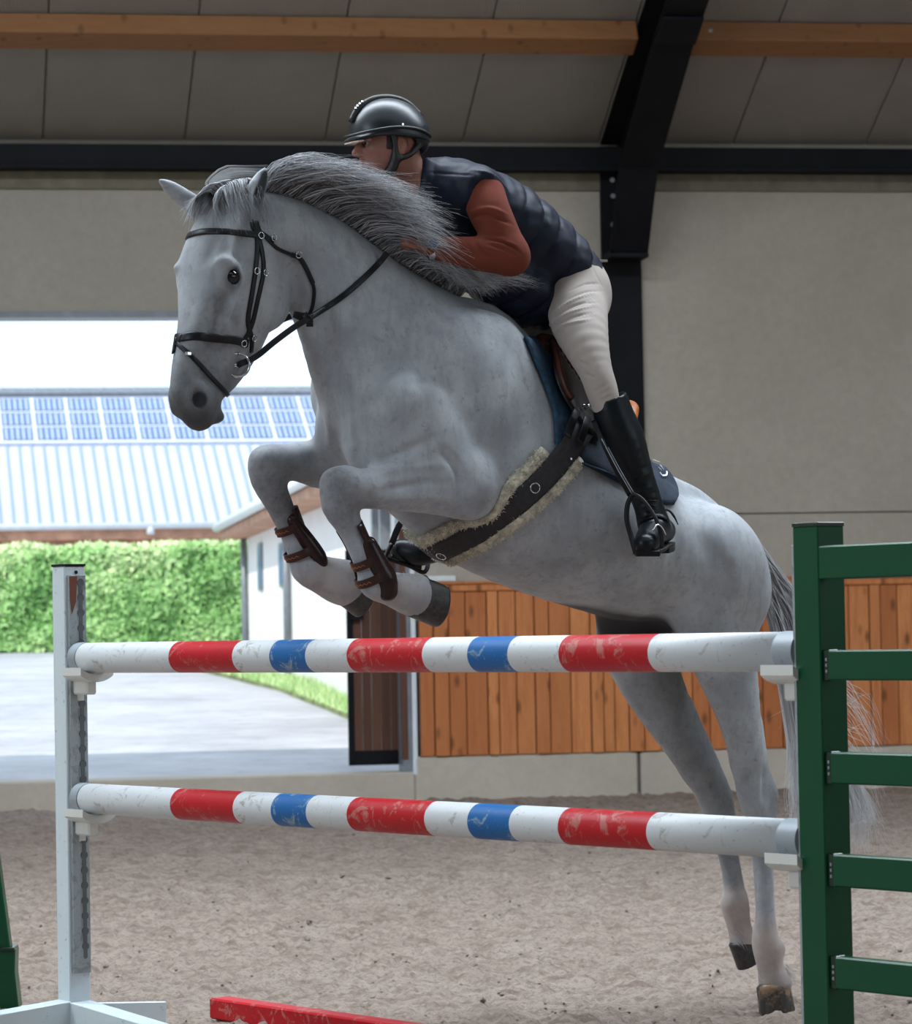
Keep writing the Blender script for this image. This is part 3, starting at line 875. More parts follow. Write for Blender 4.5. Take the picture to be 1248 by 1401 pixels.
def keyhole():
    bm = bmesh.new(); n = 12; v = []
    for q in range(n):
        t = math.radians(-60 + 300 * q / (n - 1)) 
        v.append((math.cos(t) * 0.0135, math.sin(t) * 0.0135 + 0.010))
    v = v + [(-0.007, -0.026), (-0.003, -0.031), (0.003, -0.031), (0.007, -0.026)]
    cent = [bm.verts.new(EJ * 0.0 + GJ * x + AZ * z) for x, z in v]
    top = [bm.verts.new(EJ * 0.003 + GJ * x + AZ * z) for x, z in v]
    bm.faces.new(top); bm.faces.new(cent[::-1])
    for i_ in range(len(v)): bm.faces.new((cent[i_], cent[(i_ + 1) % len(v)], top[(i_ + 1) % len(v)], top[i_]))
    bmesh.ops.recalc_face_normals(bm, faces=bm.faces)
    me = bpy.data.meshes.new('keyhole'); bm.to_mesh(me); bm.free(); me.materials.append(MT['hole']); return me
km = keyhole()
zz = zt1 - 0.035
while zz > zt0 + 0.03:
    o = bpy.data.objects.new('keyhole', km); COL.objects.link(o); o.parent = track
    o.location = EJ * (PW + 0.0085) + GJ * 0.016 + AZ * zz
    zz -= 0.0505
prism('rust_patch', [EJ * (PW + 0.0158) + GJ * g + AZ * (zt1 - h) for g, h in ((-0.031, 0.004), (0.0, 0.004), (-0.006, 0.09), (-0.016, 0.115), (-0.022, 0.13), (-0.029, 0.08))], EJ * 0.0012, MT['rust'], track)
cyl('screw', EJ * PW + GJ * 0.005 + AZ * (ztop - 0.02), EJ * (PW + 0.003) + GJ * 0.005 + AZ * (ztop - 0.02), 0.006, MT['black'], st, 10)
def foot(dirv, L, name='foot', w=0.035, z1a=0.135, z1b=0.07, z0=0.0, mat=MT['white_steel'], start=0.0):
    sv = Vector((-dirv.y, dirv.x, 0))
    pts = [dirv * start + AZ * z1a, dirv * L + AZ * z1b, dirv * L + AZ * z0, dirv * start + AZ * z0]
    return prism(name, [p - sv * w for p in pts], sv * 2 * w, mat, st, 0.003)
foot(-GJ, 0.62, w=0.04, z1a=0.115)
foot(EJ, 0.55, w=0.04, z1a=0.115, start=-0.04)
foot(GJ, 0.36, 'foot', 0.006, 0.10, 0.075, 0.0)
foot(-EJ, 0.30, 'foot', 0.035, 0.11)

# green wing standard
cR = PRx + EJ * (0.012 + 0.035)
gs = empty('wing_standard', Vector((cR.x, cR.y, 0)))
tag(gs, 'green painted jump wing with five horizontal bars at the right edge', 'jump wing')
# post: nearest corner at x=1145
GWh = 0.041
hx = 0.045; hy = 0.045
dR = FPX / 556
ztopR = at(1140, 719, dR).z
box('post', EJ * 0.0 + AZ * (ztopR / 2), SAX, (hx, hy, ztopR / 2), MT['green'], gs, 0.003)
box('post_cap', AZ * (ztopR + 0.004), SAX, (hx + 0.001, hy + 0.001, 0.005), MT['green_dark'], gs, 0.001)
box('keyhole_track', EJ * -(hx + 0.005) + GJ * 0.0 + AZ * (ztopR / 2), SAX, (0.006, 0.04, ztopR / 2 - 0.045), MT['zinc'], gs, 0.001)
ys = [(744, 791), (889, 931), (1030, 1074), (1171, 1216), (1312, 1357)]
for i_, (ya, yb) in enumerate(ys):
    za, zb = at(1185, ya, FPX / 566).z, at(1185, yb, FPX / 566).z
    st_ = hx - 0.002 if i_ == 0 else hx + 0.022
    gy = -hy + 0.012 if i_ else -hy + 0.010
    r_ = box('bar', EJ * (st_ + 0.45) + GJ * (gy + 0.008) + AZ * ((za + zb) / 2), SAX, (0.45, 0.018, (za - zb) / 2), MT['green'], gs, 0.004)
    if i_: box('bracket', EJ * (hx + 0.010) + GJ * (gy + 0.012) + AZ * ((za + zb) / 2), SAX, (0.0125, 0.016, (za - zb) / 2 + 0.001), MT['green_dark'], r_, 0.002)
    if i_:
        for dz in (-0.015, 0.0, 0.014):
            box('weld_bead', EJ * (hx + 0.012) + GJ * (gy - 0.004) + AZ * ((za + zb) / 2 + dz), SAX, (0.003, 0.002, 0.004), MT['cap_grey'], r_, 0.001)
box('end_post', EJ * (hx + 0.93) + AZ * (ztopR / 2), SAX, (0.035, 0.035, ztopR / 2), MT['green'], gs, 0.003)
box('foot', EJ * 0.0 + AZ * 0.03, SAX, (0.04, 0.40, 0.03), MT['green'], gs, 0.003)
box('foot', EJ * (hx + 0.93) + AZ * 0.03, SAX, (0.04, 0.40, 0.03), MT['green'], gs, 0.003)
# red plank lying on the sand
q0 = ground(287, 1394); q1 = ground(328, 1403)
dv = EJ
lv = Vector((-dv.y, dv.x, 0))
ph = 0.036
rp = empty('ground_pole', q0 + dv * 1.2 + lv * 0.0)
tag(rp, 'square red wooden bar lying on the sand under the jump', 'ground pole')
box('bar', dv * 0.0 + lv * (0.04) + AZ * (ph + 0.0), (dv, lv, AZ), (1.2, 0.04, ph), MT['pole_red'], rp, 0.006)
box('end_plate', dv * -1.202 + lv * (0.04) + AZ * (ph + 0.0), (dv, lv, AZ), (0.003, 0.036, ph - 0.004), MT['pole_red'], rp, 0.001)
# green jump filler foot at the left edge
gd = ground(10, 1384)
fr = empty('green_wing_foot', gd)
tag(fr, 'dark green tapering foot of another jump at the left edge', 'jump stand')
s_ = FPX / gd.y
def lp(px, py): return at(px, py, gd.y) - gd
prism('base_sleeve', [lp(-70, 1298), lp(21, 1298), lp(20, 1330), lp(26, 1384), lp(-70, 1390)], AY * 0.10, MT['green'], fr, 0.004)
prism('upright', [lp(-70, 1298), lp(14, 1298), lp(-2, 1180), lp(-18, 1060), lp(-70, 1060)], AY * 0.07 , MT['green'], fr, 0.004)
box('sleeve_rim', lp(-25, 1299) + AY * 0.04, (AX, AY, AZ), (0.118, 0.055, 0.006), MT['green_dark'], fr, 0.002)
# ---------------------------------------------------------------- signed distance modelling
class Field:
    def __init__(s, lo, hi, h):
        s.lo = np.array(lo, np.float32); s.h = h
        s.n = np.ceil((np.array(hi) - s.lo) / h).astype(int) + 1
        s.d = np.full(s.n, 0.3, np.float32)
    def _sub(s, lo, hi):
        a = np.maximum(np.floor((np.array(lo) - s.lo) / s.h).astype(int), 0)
        b = np.minimum(np.ceil((np.array(hi) - s.lo) / s.h).astype(int) + 1, s.n)
        if np.any(b <= a): return None, None
        ax = [s.lo[i] + s.h * np.arange(a[i], b[i], dtype=np.float32) for i in range(3)]
        return tuple(slice(a[i], b[i]) for i in range(3)), np.stack(np.meshgrid(*ax, indexing='ij'), -1)
    def _put(s, sl, d, k, cut):
        cur = s.d[sl]
        if cut:      # smooth subtraction
            d = -d
            h = np.maximum(k - np.abs(cur - d), 0) / k
            s.d[sl] = np.maximum(cur, d) + h * h * k * 0.25
        else:
            h = np.maximum(k - np.abs(cur - d), 0) / k
            s.d[sl] = np.minimum(cur, d) - h * h * k * 0.25
    def seg(s, a, b, ra, rb, k=0.03, w=None, qa=1.0, qb=1.0, cut=False):
        s.chain([(a, ra, qa), (b, rb, qb)], k, w, cut, 1)
    def chain(s, pts, k=0.03, w=None, cut=False, sub=3):
        """swept body through pts: (P, r, q); one blend into the field, none between its own segments"""
        A = [list(p) + [r, q] for p, r, q in pts]
        if sub > 1 and len(A) > 2: A = catmull(A, (len(A) - 1) * sub + 1)
        A = np.array(A, np.float32)
        Rm = float((A[:, 3] * np.maximum(A[:, 4], 1)).max()) + k + 0.02
        bl, P = s._sub(A[:, :3].min(0) - Rm, A[:, :3].max(0) + Rm)
        if bl is None: return
        D = np.full(P.shape[:3], 0.3, np.float32)
        a0 = [x.start for x in bl]
        del P
        for (x0, y0, z0, ra, qa), (x1, y1, z1, rb, qb) in zip(A[:-1], A[1:]):
            pa = np.array((x0, y0, z0), np.float32); pb = np.array((x1, y1, z1), np.float32)
            R = max(ra * max(qa, 1), rb * max(qb, 1)) + k + 0.02
            sl, P = s._sub(np.minimum(pa, pb) - R, np.maximum(pa, pb) + R)
            if sl is None: continue
            ab = pb - pa; L2 = float(ab @ ab) + 1e-12
            t = np.clip((P - pa) @ ab / L2, 0, 1)
            V = P - (pa + t[..., None] * ab)
            r = ra + (rb - ra) * t
            nV = np.sqrt(np.einsum('...i,...i', V, V)) + 1e-6
            if w is None:
                d = nV - r
            else:
                ww = np.array(w, np.float32)
                q = qa + (qb - qa) * t
                vl = V @ ww
                m2 = np.sqrt(np.maximum(nV * nV - vl * vl + (vl / q) ** 2, 1e-12))
                d = (m2 - r) * nV / m2
            ls = tuple(slice(x.start - o, x.stop - o) for x, o in zip(sl, a0))
            D[ls] = np.minimum(D[ls], d)
        s._put(bl, D, k, cut)
    def ell(s, c, axes, rad, k=0.03, cut=False):
        c = np.array(c, np.float32); A = np.array([list(x) for x in axes], np.float32)
        R = max(rad) + k + 0.02
        sl, P = s._sub(c - R, c + R)
        if sl is None: return
        V = (P - c)
        L = V @ A.T
        m = np.linalg.norm(L / np.array(rad, np.float32), axis=-1) + 1e-6
        d = (m - 1) * (np.linalg.norm(V, axis=-1) + 1e-6) / m
        s._put(sl, d.astype(np.float32), k, cut)
    def nets(s):
        """naive surface nets -> verts, quads"""
        d = s.d; ins = d < 0
        nx, ny, nz = d.shape
        c = np.zeros((nx - 1, ny - 1, nz - 1), np.uint8)
        for i in (0, 1):
            for j in (0, 1):
                for k in (0, 1):
                    c += ins[i:nx - 1 + i, j:ny - 1 + j, k:nz - 1 + k]
        act = (c > 0) & (c < 8)
        I = np.argwhere(act)
        idx = np.full(act.shape, -1, np.int32); idx[tuple(I.T)] = np.arange(len(I))
        acc = np.zeros((len(I), 3)); cnt = np.zeros(len(I))
        corners = [(i, j, k) for i in (0, 1) for j in (0, 1) for k in (0, 1)]
        val = {cn: d[tuple((I + cn).T)].astype(np.float64) for cn in corners}
        for a in corners:
            for ax in range(3):
                if a[ax] == 0:
                    b = list(a); b[ax] = 1; b = tuple(b)
                    va, vb = val[a], val[b]
                    m = (va < 0) != (vb < 0)
                    t = np.where(m, va / np.where(m, va - vb, 1), 0)
                    p = np.tile(np.array(a, float), (len(I), 1)); p[:, ax] += t
                    acc[m] += p[m]; cnt[m] += 1
        V = (I + acc / cnt[:, None]) * s.h + s.lo
        quads = []
        for ax in range(3):
            o1, o2 = [(1, 2), (2, 0), (0, 1)][ax]
            sl0 = [slice(1, n - 1) for n in d.shape]; sl1 = list(sl0)
            sl0[ax] = slice(0, d.shape[ax] - 1); sl1[ax] = slice(1, d.shape[ax])
            A, B = ins[tuple(sl0)], ins[tuple(sl1)]
            E = np.argwhere(A != B)
            flip = A[tuple(E.T)]
            E = E + 1; E[:, ax] -= 1
            def g(d1, d2):
                q = E.copy(); q[:, o1] -= d1; q[:, o2] -= d2
                return idx[tuple(q.T)]
            q = np.stack([g(1, 1), g(0, 1), g(0, 0), g(1, 0)], -1)
            q[~flip] = q[~flip][:, ::-1]
            quads.append(q)
        return V, np.concatenate(quads)
def vnormals(V, Q):
    n = np.cross(V[Q[:, 2]] - V[Q[:, 0]], V[Q[:, 3]] - V[Q[:, 1]])
    N = np.zeros_like(V)
    for i in range(4):
        for a in range(3):
            N[:, a] += np.bincount(Q[:, i], n[:, a], len(V))
    return N / (np.linalg.norm(N, axis=1)[:, None] + 1e-12)
def smooth(V, Q, it=2, lam=0.5):
    E = np.concatenate([Q[:, [0, 1]], Q[:, [1, 2]], Q[:, [2, 3]], Q[:, [3, 0]]])
    deg = np.bincount(E[:, 0], minlength=len(V)) + np.bincount(E[:, 1], minlength=len(V))
    for _ in range(it):
        S = np.zeros_like(V)
        for a in range(3):
            S[:, a] = np.bincount(E[:, 0], V[E[:, 1], a], len(V)) + np.bincount(E[:, 1], V[E[:, 0], a], len(V))
        V = V + lam * (S / np.maximum(deg, 1)[:, None] - V)
    return V
def npmesh(name, V, Q, mat, parent, kind=None, attrs=None):
    me = bpy.data.meshes.new(name)
    me.vertices.add(len(V)); me.vertices.foreach_set('co', np.asarray(V, np.float32).ravel())
    n = Q.shape[1]
    me.loops.add(Q.size); me.loops.foreach_set('vertex_index', Q.astype(np.int32).ravel())
    me.polygons.add(len(Q)); me.polygons.foreach_set('loop_start', np.arange(0, Q.size, n, dtype=np.int32))
    me.update(calc_edges=True)
    for k_, v_ in (attrs or {}).items():
        me.attributes.new(k_, 'FLOAT', 'POINT').data.foreach_set('value', np.asarray(v_, np.float32))
    return link(name, me, mat, parent, True, kind)
def seg_dist(V, pts):
    """distance of vertices to polyline"""
    best = np.full(len(V), 9.0)
    pts = [np.array(p, float) for p in pts]
    if len(pts) == 1: return np.linalg.norm(V - pts[0], axis=1)
    for a, b in zip(pts[:-1], pts[1:]):
        ab = b - a
        t = np.clip((V - a) @ ab / (ab @ ab + 1e-12), 0, 1)
        best = np.minimum(best, np.linalg.norm(V - (a + t[:, None] * ab), axis=1))
    return best

# ---------------------------------------------------------------- horse frame: U along its heading, V to its left, Z up
HYAW = math.radians(33)
HU = Vector((-math.cos(HYAW), -math.sin(HYAW), 0)); HV = Vector((math.sin(HYAW), -math.cos(HYAW), 0))
HQ = ground(1048, 1383); HQ.z = 0
HQ = at(1040, 1383, HQ.y * 1.004); HQ.z = 0
HMAT = Matrix(((HU.x, HV.x, 0, HQ.x), (HU.y, HV.y, 0, HQ.y), (0, 0, 1, 0), (0, 0, 0, 1)))
HINV = HMAT.inverted()
def HP(px, py, v=0.0):
    return HINV @ on_plane(px, py, HQ + HV * v, HV)
def toloc(p): return HINV @ p
YHEAD = math.radians(48)
_hu = Vector((-math.cos(YHEAD), -math.sin(YHEAD), 0)); _hv = Vector((math.sin(YHEAD), -math.cos(YHEAD), 0))
POLL = HMAT @ HP(335, 300, 0)
def HD(px, py, v=0.0):
    return HINV @ on_plane(px, py, POLL + _hv * v, _hv)
LU = np.array((HINV.to_3x3() @ _hu)); LV = np.array((HINV.to_3x3() @ _hv))
W_ = (0, 1, 0)

horse = empty('horse'); horse.matrix_world = HMAT
tag(horse, 'grey horse with braced forelegs jumping over the striped poles', 'horse')
GH = 0.0065
F = Field((-0.55, -0.48, 0.0), (2.55, 0.50, 3.0), GH)
def sec(top, bot, w, v=0.0, P=HP):
    a, b = P(top[0], top[1], v), P(bot[0], bot[1], v)
    r = (a - b).length / 2
    return ((a + b) / 2, r, w / r)
# trunk
F.chain([sec((655, 450), (525, 690), 0.19), sec((692, 458), (585, 738), 0.235), sec((735, 508), (630, 772), 0.275), sec((785, 572), (690, 797), 0.295),
         sec((845, 628), (755, 816), 0.295), sec((900, 672), (815, 832), 0.275), sec((945, 698), (880, 838), 0.245), sec((978, 730), (945, 846), 0.205), sec((998, 765), (985, 858), 0.165)], 0.05, W_)
# withers and back ridge
F.chain([(HP(640, 428), 0.045, 1), (HP(682, 452), 0.06, 1), (HP(750, 545), 0.06, 1), (HP(840, 638), 0.06, 1), (HP(905, 671), 0.06, 1), (HP(945, 690), 0.06, 1), (HP(976, 716), 0.055, 1), (HP(1000, 750), 0.045, 1)], 0.08)
# neck
F.chain([sec((650, 428), (490, 650), 0.175), sec((590, 395), (455, 560), 0.130), sec((522, 345), (430, 480), 0.100), sec((465, 302), (408, 428), 0.085), sec((412, 275), (385, 405), 0.078), sec((375, 266), (350, 370), 0.075)], 0.06, W_)
F.ell(HP(462, 535, -0.17), ((1, 0, 0), (0, 1, 0), (0, 0, 1)), (0.09, 0.08, 0.15), 0.05)
# croup and buttocks, both sides
for s in (1, -1):
    F.ell(HP(940, 770, 0) + Vector((0, .13 * s, 0)), ((1, 0, 0), (0, 1, 0), (0, 0, 1)), (0.19, 0.125, 0.155), 0.10)
    F.ell(HP(980, 815, 0) + Vector((0, .12 * s, 0)), ((1, 0, 0), (0, 1, 0), (0, 0, 1)), (0.10, 0.105, 0.16), 0.08)
    # shoulder blade and breast
    F.ell(HP(610, 535, 0) + Vector((0, .13 * s, 0)), ((.8, 0, .6), (0, 1, 0), (-.6, 0, .8)), (0.19, 0.10, 0.26), 0.12)
    F.ell(HP(530, 615, 0) + Vector((0, .12 * s, 0)), ((1, 0, 0), (0, 1, 0), (0, 0, 1)), (0.16, 0.125, 0.17), 0.06)
    F.ell(HP(490, 590, 0) + Vector((0, .085 * s, 0)), ((1, 0, 0), (0, 1, 0), (0, 0, 1)), (0.10, 0.085, 0.17), 0.035)
# near shoulder to elbow
F.chain([(HP(560, 560, 0.19), 0.12, 0.7), (HP(610, 640, 0.20), 0.11, 0.75), (HP(645, 668, 0.21), 0.10, 0.75)], 0.05, W_)
# near forearm, knee, cannon
vn = 0.19
F.chain([(HP(632, 660, vn + .015), 0.112, 0.72), (HP(590, 657, vn), 0.108, 0.75), (HP(545, 664, vn), 0.082, 0.85), (HP(505, 668, vn), 0.066, 0.95), (HP(477, 668, vn), 0.064, 1.0)], 0.035, W_)
F.chain([(HP(470, 665, vn), 0.062, 1), (HP(463, 690, vn), 0.054, 1), (HP(480, 722, vn), 0.043, 0.9), (HP(494, 755, vn), 0.038, 0.85), (HP(506, 783, vn), 0.043, 0.85), (HP(513, 797, vn), 0.054, 0.9), (HP(534, 805, vn), 0.054, 0.9), (HP(556, 812, vn), 0.064, 1.0), (HP(568, 815, vn), 0.070, 1.0)], 0.03, W_)
F.ell(HP(455, 662, vn), ((1, 0, 0), (0, 1, 0), (0, 0, 1)), (0.035, 0.05, 0.045), 0.03)
# far foreleg
vf = -0.17
F.chain([(HP(560, 610, vf), 0.12, 0.7), (HP(505, 622, vf), 0.115, 0.7), (HP(450, 634, vf), 0.088, 0.8), (HP(405, 632, vf), 0.062, 0.95), (HP(378, 636, vf), 0.060, 1)], 0.04, W_)
F.chain([(HP(370, 636, vf), 0.062, 1), (HP(366, 655, vf), 0.054, 1), (HP(383, 692, vf), 0.044, .9), (HP(398, 728, vf), 0.038, .85), (HP(410, 758, vf), 0.040, .85), (HP(421, 777, vf), 0.056, .9), (HP(442, 787, vf), 0.064, .9), (HP(462, 795, vf), 0.074, 1), (HP(474, 798, vf), 0.076, 1)], 0.03, W_)
F.ell(HP(358, 632, vf), ((1, 0, 0), (0, 1, 0), (0, 0, 1)), (0.035, 0.05, 0.045), 0.03)
# near hind leg
vh = 0.13
F.chain([(HP(970, 770, vh), 0.19, 0.62), (HP(966, 825, vh), 0.155, 0.68), (HP(985, 880, vh), 0.135, 0.62), (HP(999, 930, vh - .01), 0.108, 0.66), (HP(1013, 985, vh - .02), 0.078, 0.8), (HP(1023, 1040, vh - .03), 0.062, 0.9)], 0.05, W_)
F.chain([(HP(1023, 1040, vh - .03), 0.058, .8), (HP(1030, 1085, vh - .03), 0.058, 0.8), (HP(1040, 1130, vh - .03), 0.046, 0.85), (HP(1044, 1180, vh - .03), 0.036, 0.95), (HP(1047, 1245, vh - .03), 0.034, 0.95), (HP(1047, 1282, vh - .03), 0.046, 1), (HP(1050, 1300, vh - .03), 0.049, 1), (HP(1055, 1325, vh - .03), 0.047, 1), (HP(1060, 1345, vh - .03), 0.058, 1)], 0.025, W_)
F.chain([(HP(1034, 990, vh - .03), 0.022, 1), (HP(1042, 1045, vh - .03), 0.020, 1), (HP(1052, 1082, vh - .03), 0.032, 1), (HP(1053, 1100, vh - .03), 0.028, 1), (HP(1051, 1140, vh - .03), 0.020, 1)], 0.035)
F.ell(HP(1062, 1298, vh - .03), ((1, 0, 0), (0, 1, 0), (0, 0, 1)), (0.03, 0.035, 0.035), 0.02)
# far hind leg
vb = -0.13
F.chain([(HP(930, 770, vb), 0.19, 0.6), (HP(868, 850, vb), 0.150, 0.6), (HP(880, 905, vb), 0.130, 0.62), (HP(903, 955, vb), 0.108, 0.68), (HP(932, 1010, vb), 0.078, .8), (HP(955, 1050, vb), 0.062, .9)], 0.05, W_)
F.chain([(HP(955, 1050, vb), 0.060, .9), (HP(975, 1090, vb), 0.058, .8), (HP(987, 1130, vb), 0.046, .85), (HP(998, 1175, vb), 0.037, .95), (HP(1004, 1215, vb), 0.038, .95), (HP(1006, 1236, vb), 0.050, 1), (HP(1011, 1265, vb), 0.042, 1), (HP(1016, 1285, vb), 0.046, 1)], 0.025, W_)
F.chain([(HP(938, 965, vb), 0.022, 1), (HP(976, 1045, vb), 0.022, 1), (HP(990, 1090, vb), 0.028, 1), (HP(998, 1130, vb), 0.022, 1)], 0.035)
# head
def hs(x0, x1, y, w, y2=None):
    """head section given the midline front and back columns"""
    a, b = HD(x0, y), HD(x1, y if y2 is None else y2)
    r = (a - b).length / 2
    return ((a + b) / 2, r, w / r)
LVt = tuple(LV)
F.chain([hs(304, 354, 292, 0.085), hs(294, 362, 325, 0.098), hs(284, 368, 362, 0.108), hs(276, 372, 395, 0.100), hs(270, 366, 425, 0.085), hs(263, 350, 460, 0.068), hs(256, 330, 492, 0.057), hs(250, 306, 524, 0.053), hs(248, 298, 548, 0.056), hs(255, 290, 566, 0.050)], 0.035, LVt)
F.chain([(HP(372, 325), 0.10, 0.75), (HD(342, 335), 0.10, 0.85)], 0.07, LVt)
def HM(px, py, v, s):
    p = HD(px, py, v)
    return p if s > 0 else p - Vector(LV) * (2 * v)
F.chain([(HD(308, 284), 0.045, 2.0), (HD(297, 308), 0.048, 2.0), (HD(286, 335), 0.048, 2.1), (HD(279, 365), 0.046, 2.3), (HD(276, 395), 0.046, 2.1), (HD(270, 430), 0.044, 1.7), (HD(262, 465), 0.042, 1.35), (HD(254, 500), 0.040, 1.15), (HD(250, 535), 0.040, 1.1)], 0.03, LVt)
XA = (tuple(LU), tuple(LV), (0, 0, 1))
for s in (1, -1):
    # cheek (jowl), brow, cheek ridge, nostril rim
    F.ell(HM(366, 400, 0.068, s), XA, (0.105, 0.032, 0.120), 0.035)
    F.ell(HM(314, 378, 0.090, s), XA, (0.046, 0.026, 0.040), 0.025)
    F.ell(HM(310, 360, 0.094, s), XA, (0.046, 0.020, 0.018), 0.025)
    F.chain([(HM(318, 404, 0.088, s), 0.014, 1), (HM(310, 428, 0.082, s), 0.016, 1), (HM(300, 458, 0.064, s), 0.012, 1)], 0.03)
    F.ell(HM(272, 545, 0.046, s), XA, (0.042, 0.026, 0.052), 0.02)
F.ell(HD(266, 552, 0), XA, (0.062, 0.052, 0.050), 0.03)
F.ell(HD(292, 570, 0), XA, (0.038, 0.036, 0.024), 0.02)
# ears
def ear(base, mid, tip, rb, rm, wdir, hollow):
    F.chain([(base, rb, 0.7), (mid, rm, 0.6), (base.lerp(tip, 0.78), rm * 0.72, 0.6), (tip, 0.008, 0.8)], 0.015, tuple(wdir))
    hd_ = Vector(hollow)
    F.chain([(base.lerp(tip, 0.22) + hd_ * 0.022, rm * 0.45, 1), (mid + hd_ * 0.022, rm * 0.66, 1), (base.lerp(tip, 0.75) + hd_ * 0.016, rm * 0.42, 1), (base.lerp(tip, 0.92) + hd_ * 0.010, 0.005, 1)], 0.006, None, True)
cam_l = (HINV.to_3x3() @ RGT).normalized(); fwd_l = (HINV.to_3x3() @ _f).normalized()
nb_, nt_ = HD(341, 292, 0.065), HD(363, 231, 0.09)
ear(nb_, HD(349, 264, 0.08), nt_, 0.040, 0.036, (-fwd_l * 0.85 + cam_l * 0.5).normalized(), (-fwd_l * 0.55 + cam_l * 0.83))
fb_, ft_ = HD(278, 290, -0.082), HD(219, 247, -0.10)
ear(fb_, HD(250, 270, -0.09), ft_, 0.036, 0.031, (fwd_l * 0.9 + cam_l * 0.3).normalized(), (fwd_l * 0.9 - cam_l * 0.3))
# carve: eye sockets, nostrils, mouth
EYE_N, EYE_F = HM(316, 379, 0.093, 1), HM(316, 379, 0.093, -1)
for s, E in ((1, EYE_N), (-1, EYE_F)):
    F.chain([(E + Vector(LV * 0.026 * s) + Vector(LU * -0.022), 0.014, 1), (E + Vector(LV * 0.030 * s) + AZ * 0.002, 0.024, 1), (E + Vector(LV * 0.024 * s) + Vector(LU * 0.026) - AZ * 0.008, 0.010, 1)], 0.006, None, True)
    F.ell(E, XA, (0.030, 0.024, 0.024), 0.004, True)
    F.ell(HM(273, 545, 0.072, s), XA, (0.023, 0.027, 0.036), 0.008, True)
    F.chain([(HM(289, 580, 0.048, s), 0.005, 1), (HM(302, 566, 0.056, s), 0.005, 1), (HM(309, 549, 0.052, s), 0.004, 1)], 0.008, None, True)
HVt, HQd = F.nets()
HVt = smooth(HVt, HQd, 2, 0.5)
NRM = vnormals(HVt, HQd)
# ---- sculpting strokes: pixel path is only used to find where on the surface each muscle line runs
def bvh_of(V, Q): return BVHTree.FromPolygons([Vector(v) for v in V], [tuple(int(i) for i in q) for q in Q])
HB = bvh_of(HVt, HQd)
camL = HINV @ CAM
def hit(px, py, tree=None):
    d = (HINV.to_3x3() @ ray(px, py)).normalized()
    r = (tree or HB).ray_cast(camL, d)
    return (r[0], r[1]) if r[0] is not None else (None, None)
def stroke(pts, rad, amt):
    global HVt
    pp = catmull([(p[0], p[1], 0) for p in pts], 40) if len(pts) > 2 else [np.array(pts[0] + (0,)) * (1 - t) + np.array(pts[1] + (0,)) * t for t in np.linspace(0, 1, 24)]
    P = [hit(p[0], p[1])[0] for p in pp]; P = [p for p in P if p is not None]
    if len(P) < 2: return
    rad = rad * 1.7; n_ = len(P); P = np.array(P)
    m = np.all((HVt > P.min(0) - rad * 1.6) & (HVt < P.max(0) + rad * 1.6), axis=1)
    S = HVt[m]; F_ = np.zeros(len(S))
    for i_, p in enumerate(P):
        t = i_ / (n_ - 1); w_ = min(1.0, 0.15 + 3.0 * min(t, 1 - t))
        np.maximum(F_, np.exp(-(np.linalg.norm(S - p, axis=1) / (rad * 0.55)) ** 2) * w_, out=F_)
    HVt[m] = S + NRM[m] * (F_ * amt * 0.75)[:, None]
STROKES = [
    ([(388, 330), (402, 362), (408, 400), (402, 425)], 0.022, -0.012),            # behind the cheek
    ([(430, 440), (455, 480), (475, 540), (487, 590), (492, 640)], 0.030, -0.022),  # jugular groove / breast edge
    ([(470, 470), (500, 520), (530, 560)], 0.05, 0.010),
    ([(560, 380), (600, 440), (640, 520), (650, 590)], 0.045, -0.006),             # front of shoulder blade
    ([(700, 470), (712, 530), (700, 600), (672, 660)], 0.050, -0.014),             # rear of shoulder
    ([(560, 525), (590, 520), (612, 535)], 0.022, -0.016),
    ([(545, 500), (580, 497)], 0.022, 0.012),
    ([(505, 640), (560, 615), (600, 598)], 0.018, -0.018),
    ([(600, 612), (625, 640), (633, 680)], 0.018, -0.022),                          # elbow crease
    ([(510, 650), (560, 640), (610, 635)], 0.012, 0.011),
    ([(520, 672), (570, 662), (620, 660)], 0.012, -0.014),
    ([(520, 684), (570, 680), (625, 684)], 0.014, 0.011),
    ([(448, 660), (462, 700)], 0.014, 0.006), ([(470, 650), (478, 690)], 0.010, -0.006),
    ([(452, 700), (470, 730)], 0.010, -0.005),
    ([(930, 700), (925, 760), (905, 830)], 0.030, -0.018),                          # flank
    ([(945, 720), (970, 760), (990, 830), (1000, 860)], 0.040, -0.012),
    ([(965, 700), (1000, 760), (1020, 850)], 0.040, 0.008),
    ([(900, 690), (910, 740), (900, 800)], 0.018, 0.008),
    ([(1008, 930), (1015, 980), (1020, 1030)], 0.014, 0.005),
    ([(1018, 985), (1030, 1010), (1033, 1040)], 0.007, 0.005),
    ([(1034, 1150), (1036, 1260)], 0.010, -0.004), ([(1046, 1050), (1044, 1100)], 0.012, -0.010),
    ([(985, 1120), (998, 1190)], 0.010, -0.004),
    ([(298, 352), (312, 355), (326, 366)], 0.014, 0.008), ([(300, 398), (318, 396), (330, 386)], 0.010, 0.006),
    ([(292, 372), (296, 388)], 0.010, -0.006),
    ([(300, 420), (318, 440), (330, 470)], 0.014, -0.006), ([(285, 400), (300, 430), (315, 455)], 0.012, 0.005),
    ([(262, 400), (258, 450)], 0.02, -0.004),
    ([(300, 325), (285, 350), (282, 362)], 0.016, -0.006),
    ([(258, 530), (262, 560)], 0.010, 0.006),
    ([(448, 560), (455, 620)], 0.025, 0.012), ([(470, 555), (475, 610)], 0.012, -0.010),
    ([(740, 640), (770, 700), (760, 770)], 0.05, -0.006),
]
for st_ in STROKES: stroke(*st_)
HVt = smooth(HVt, HQd, 3, 0.5)
NRM = vnormals(HVt, HQd)
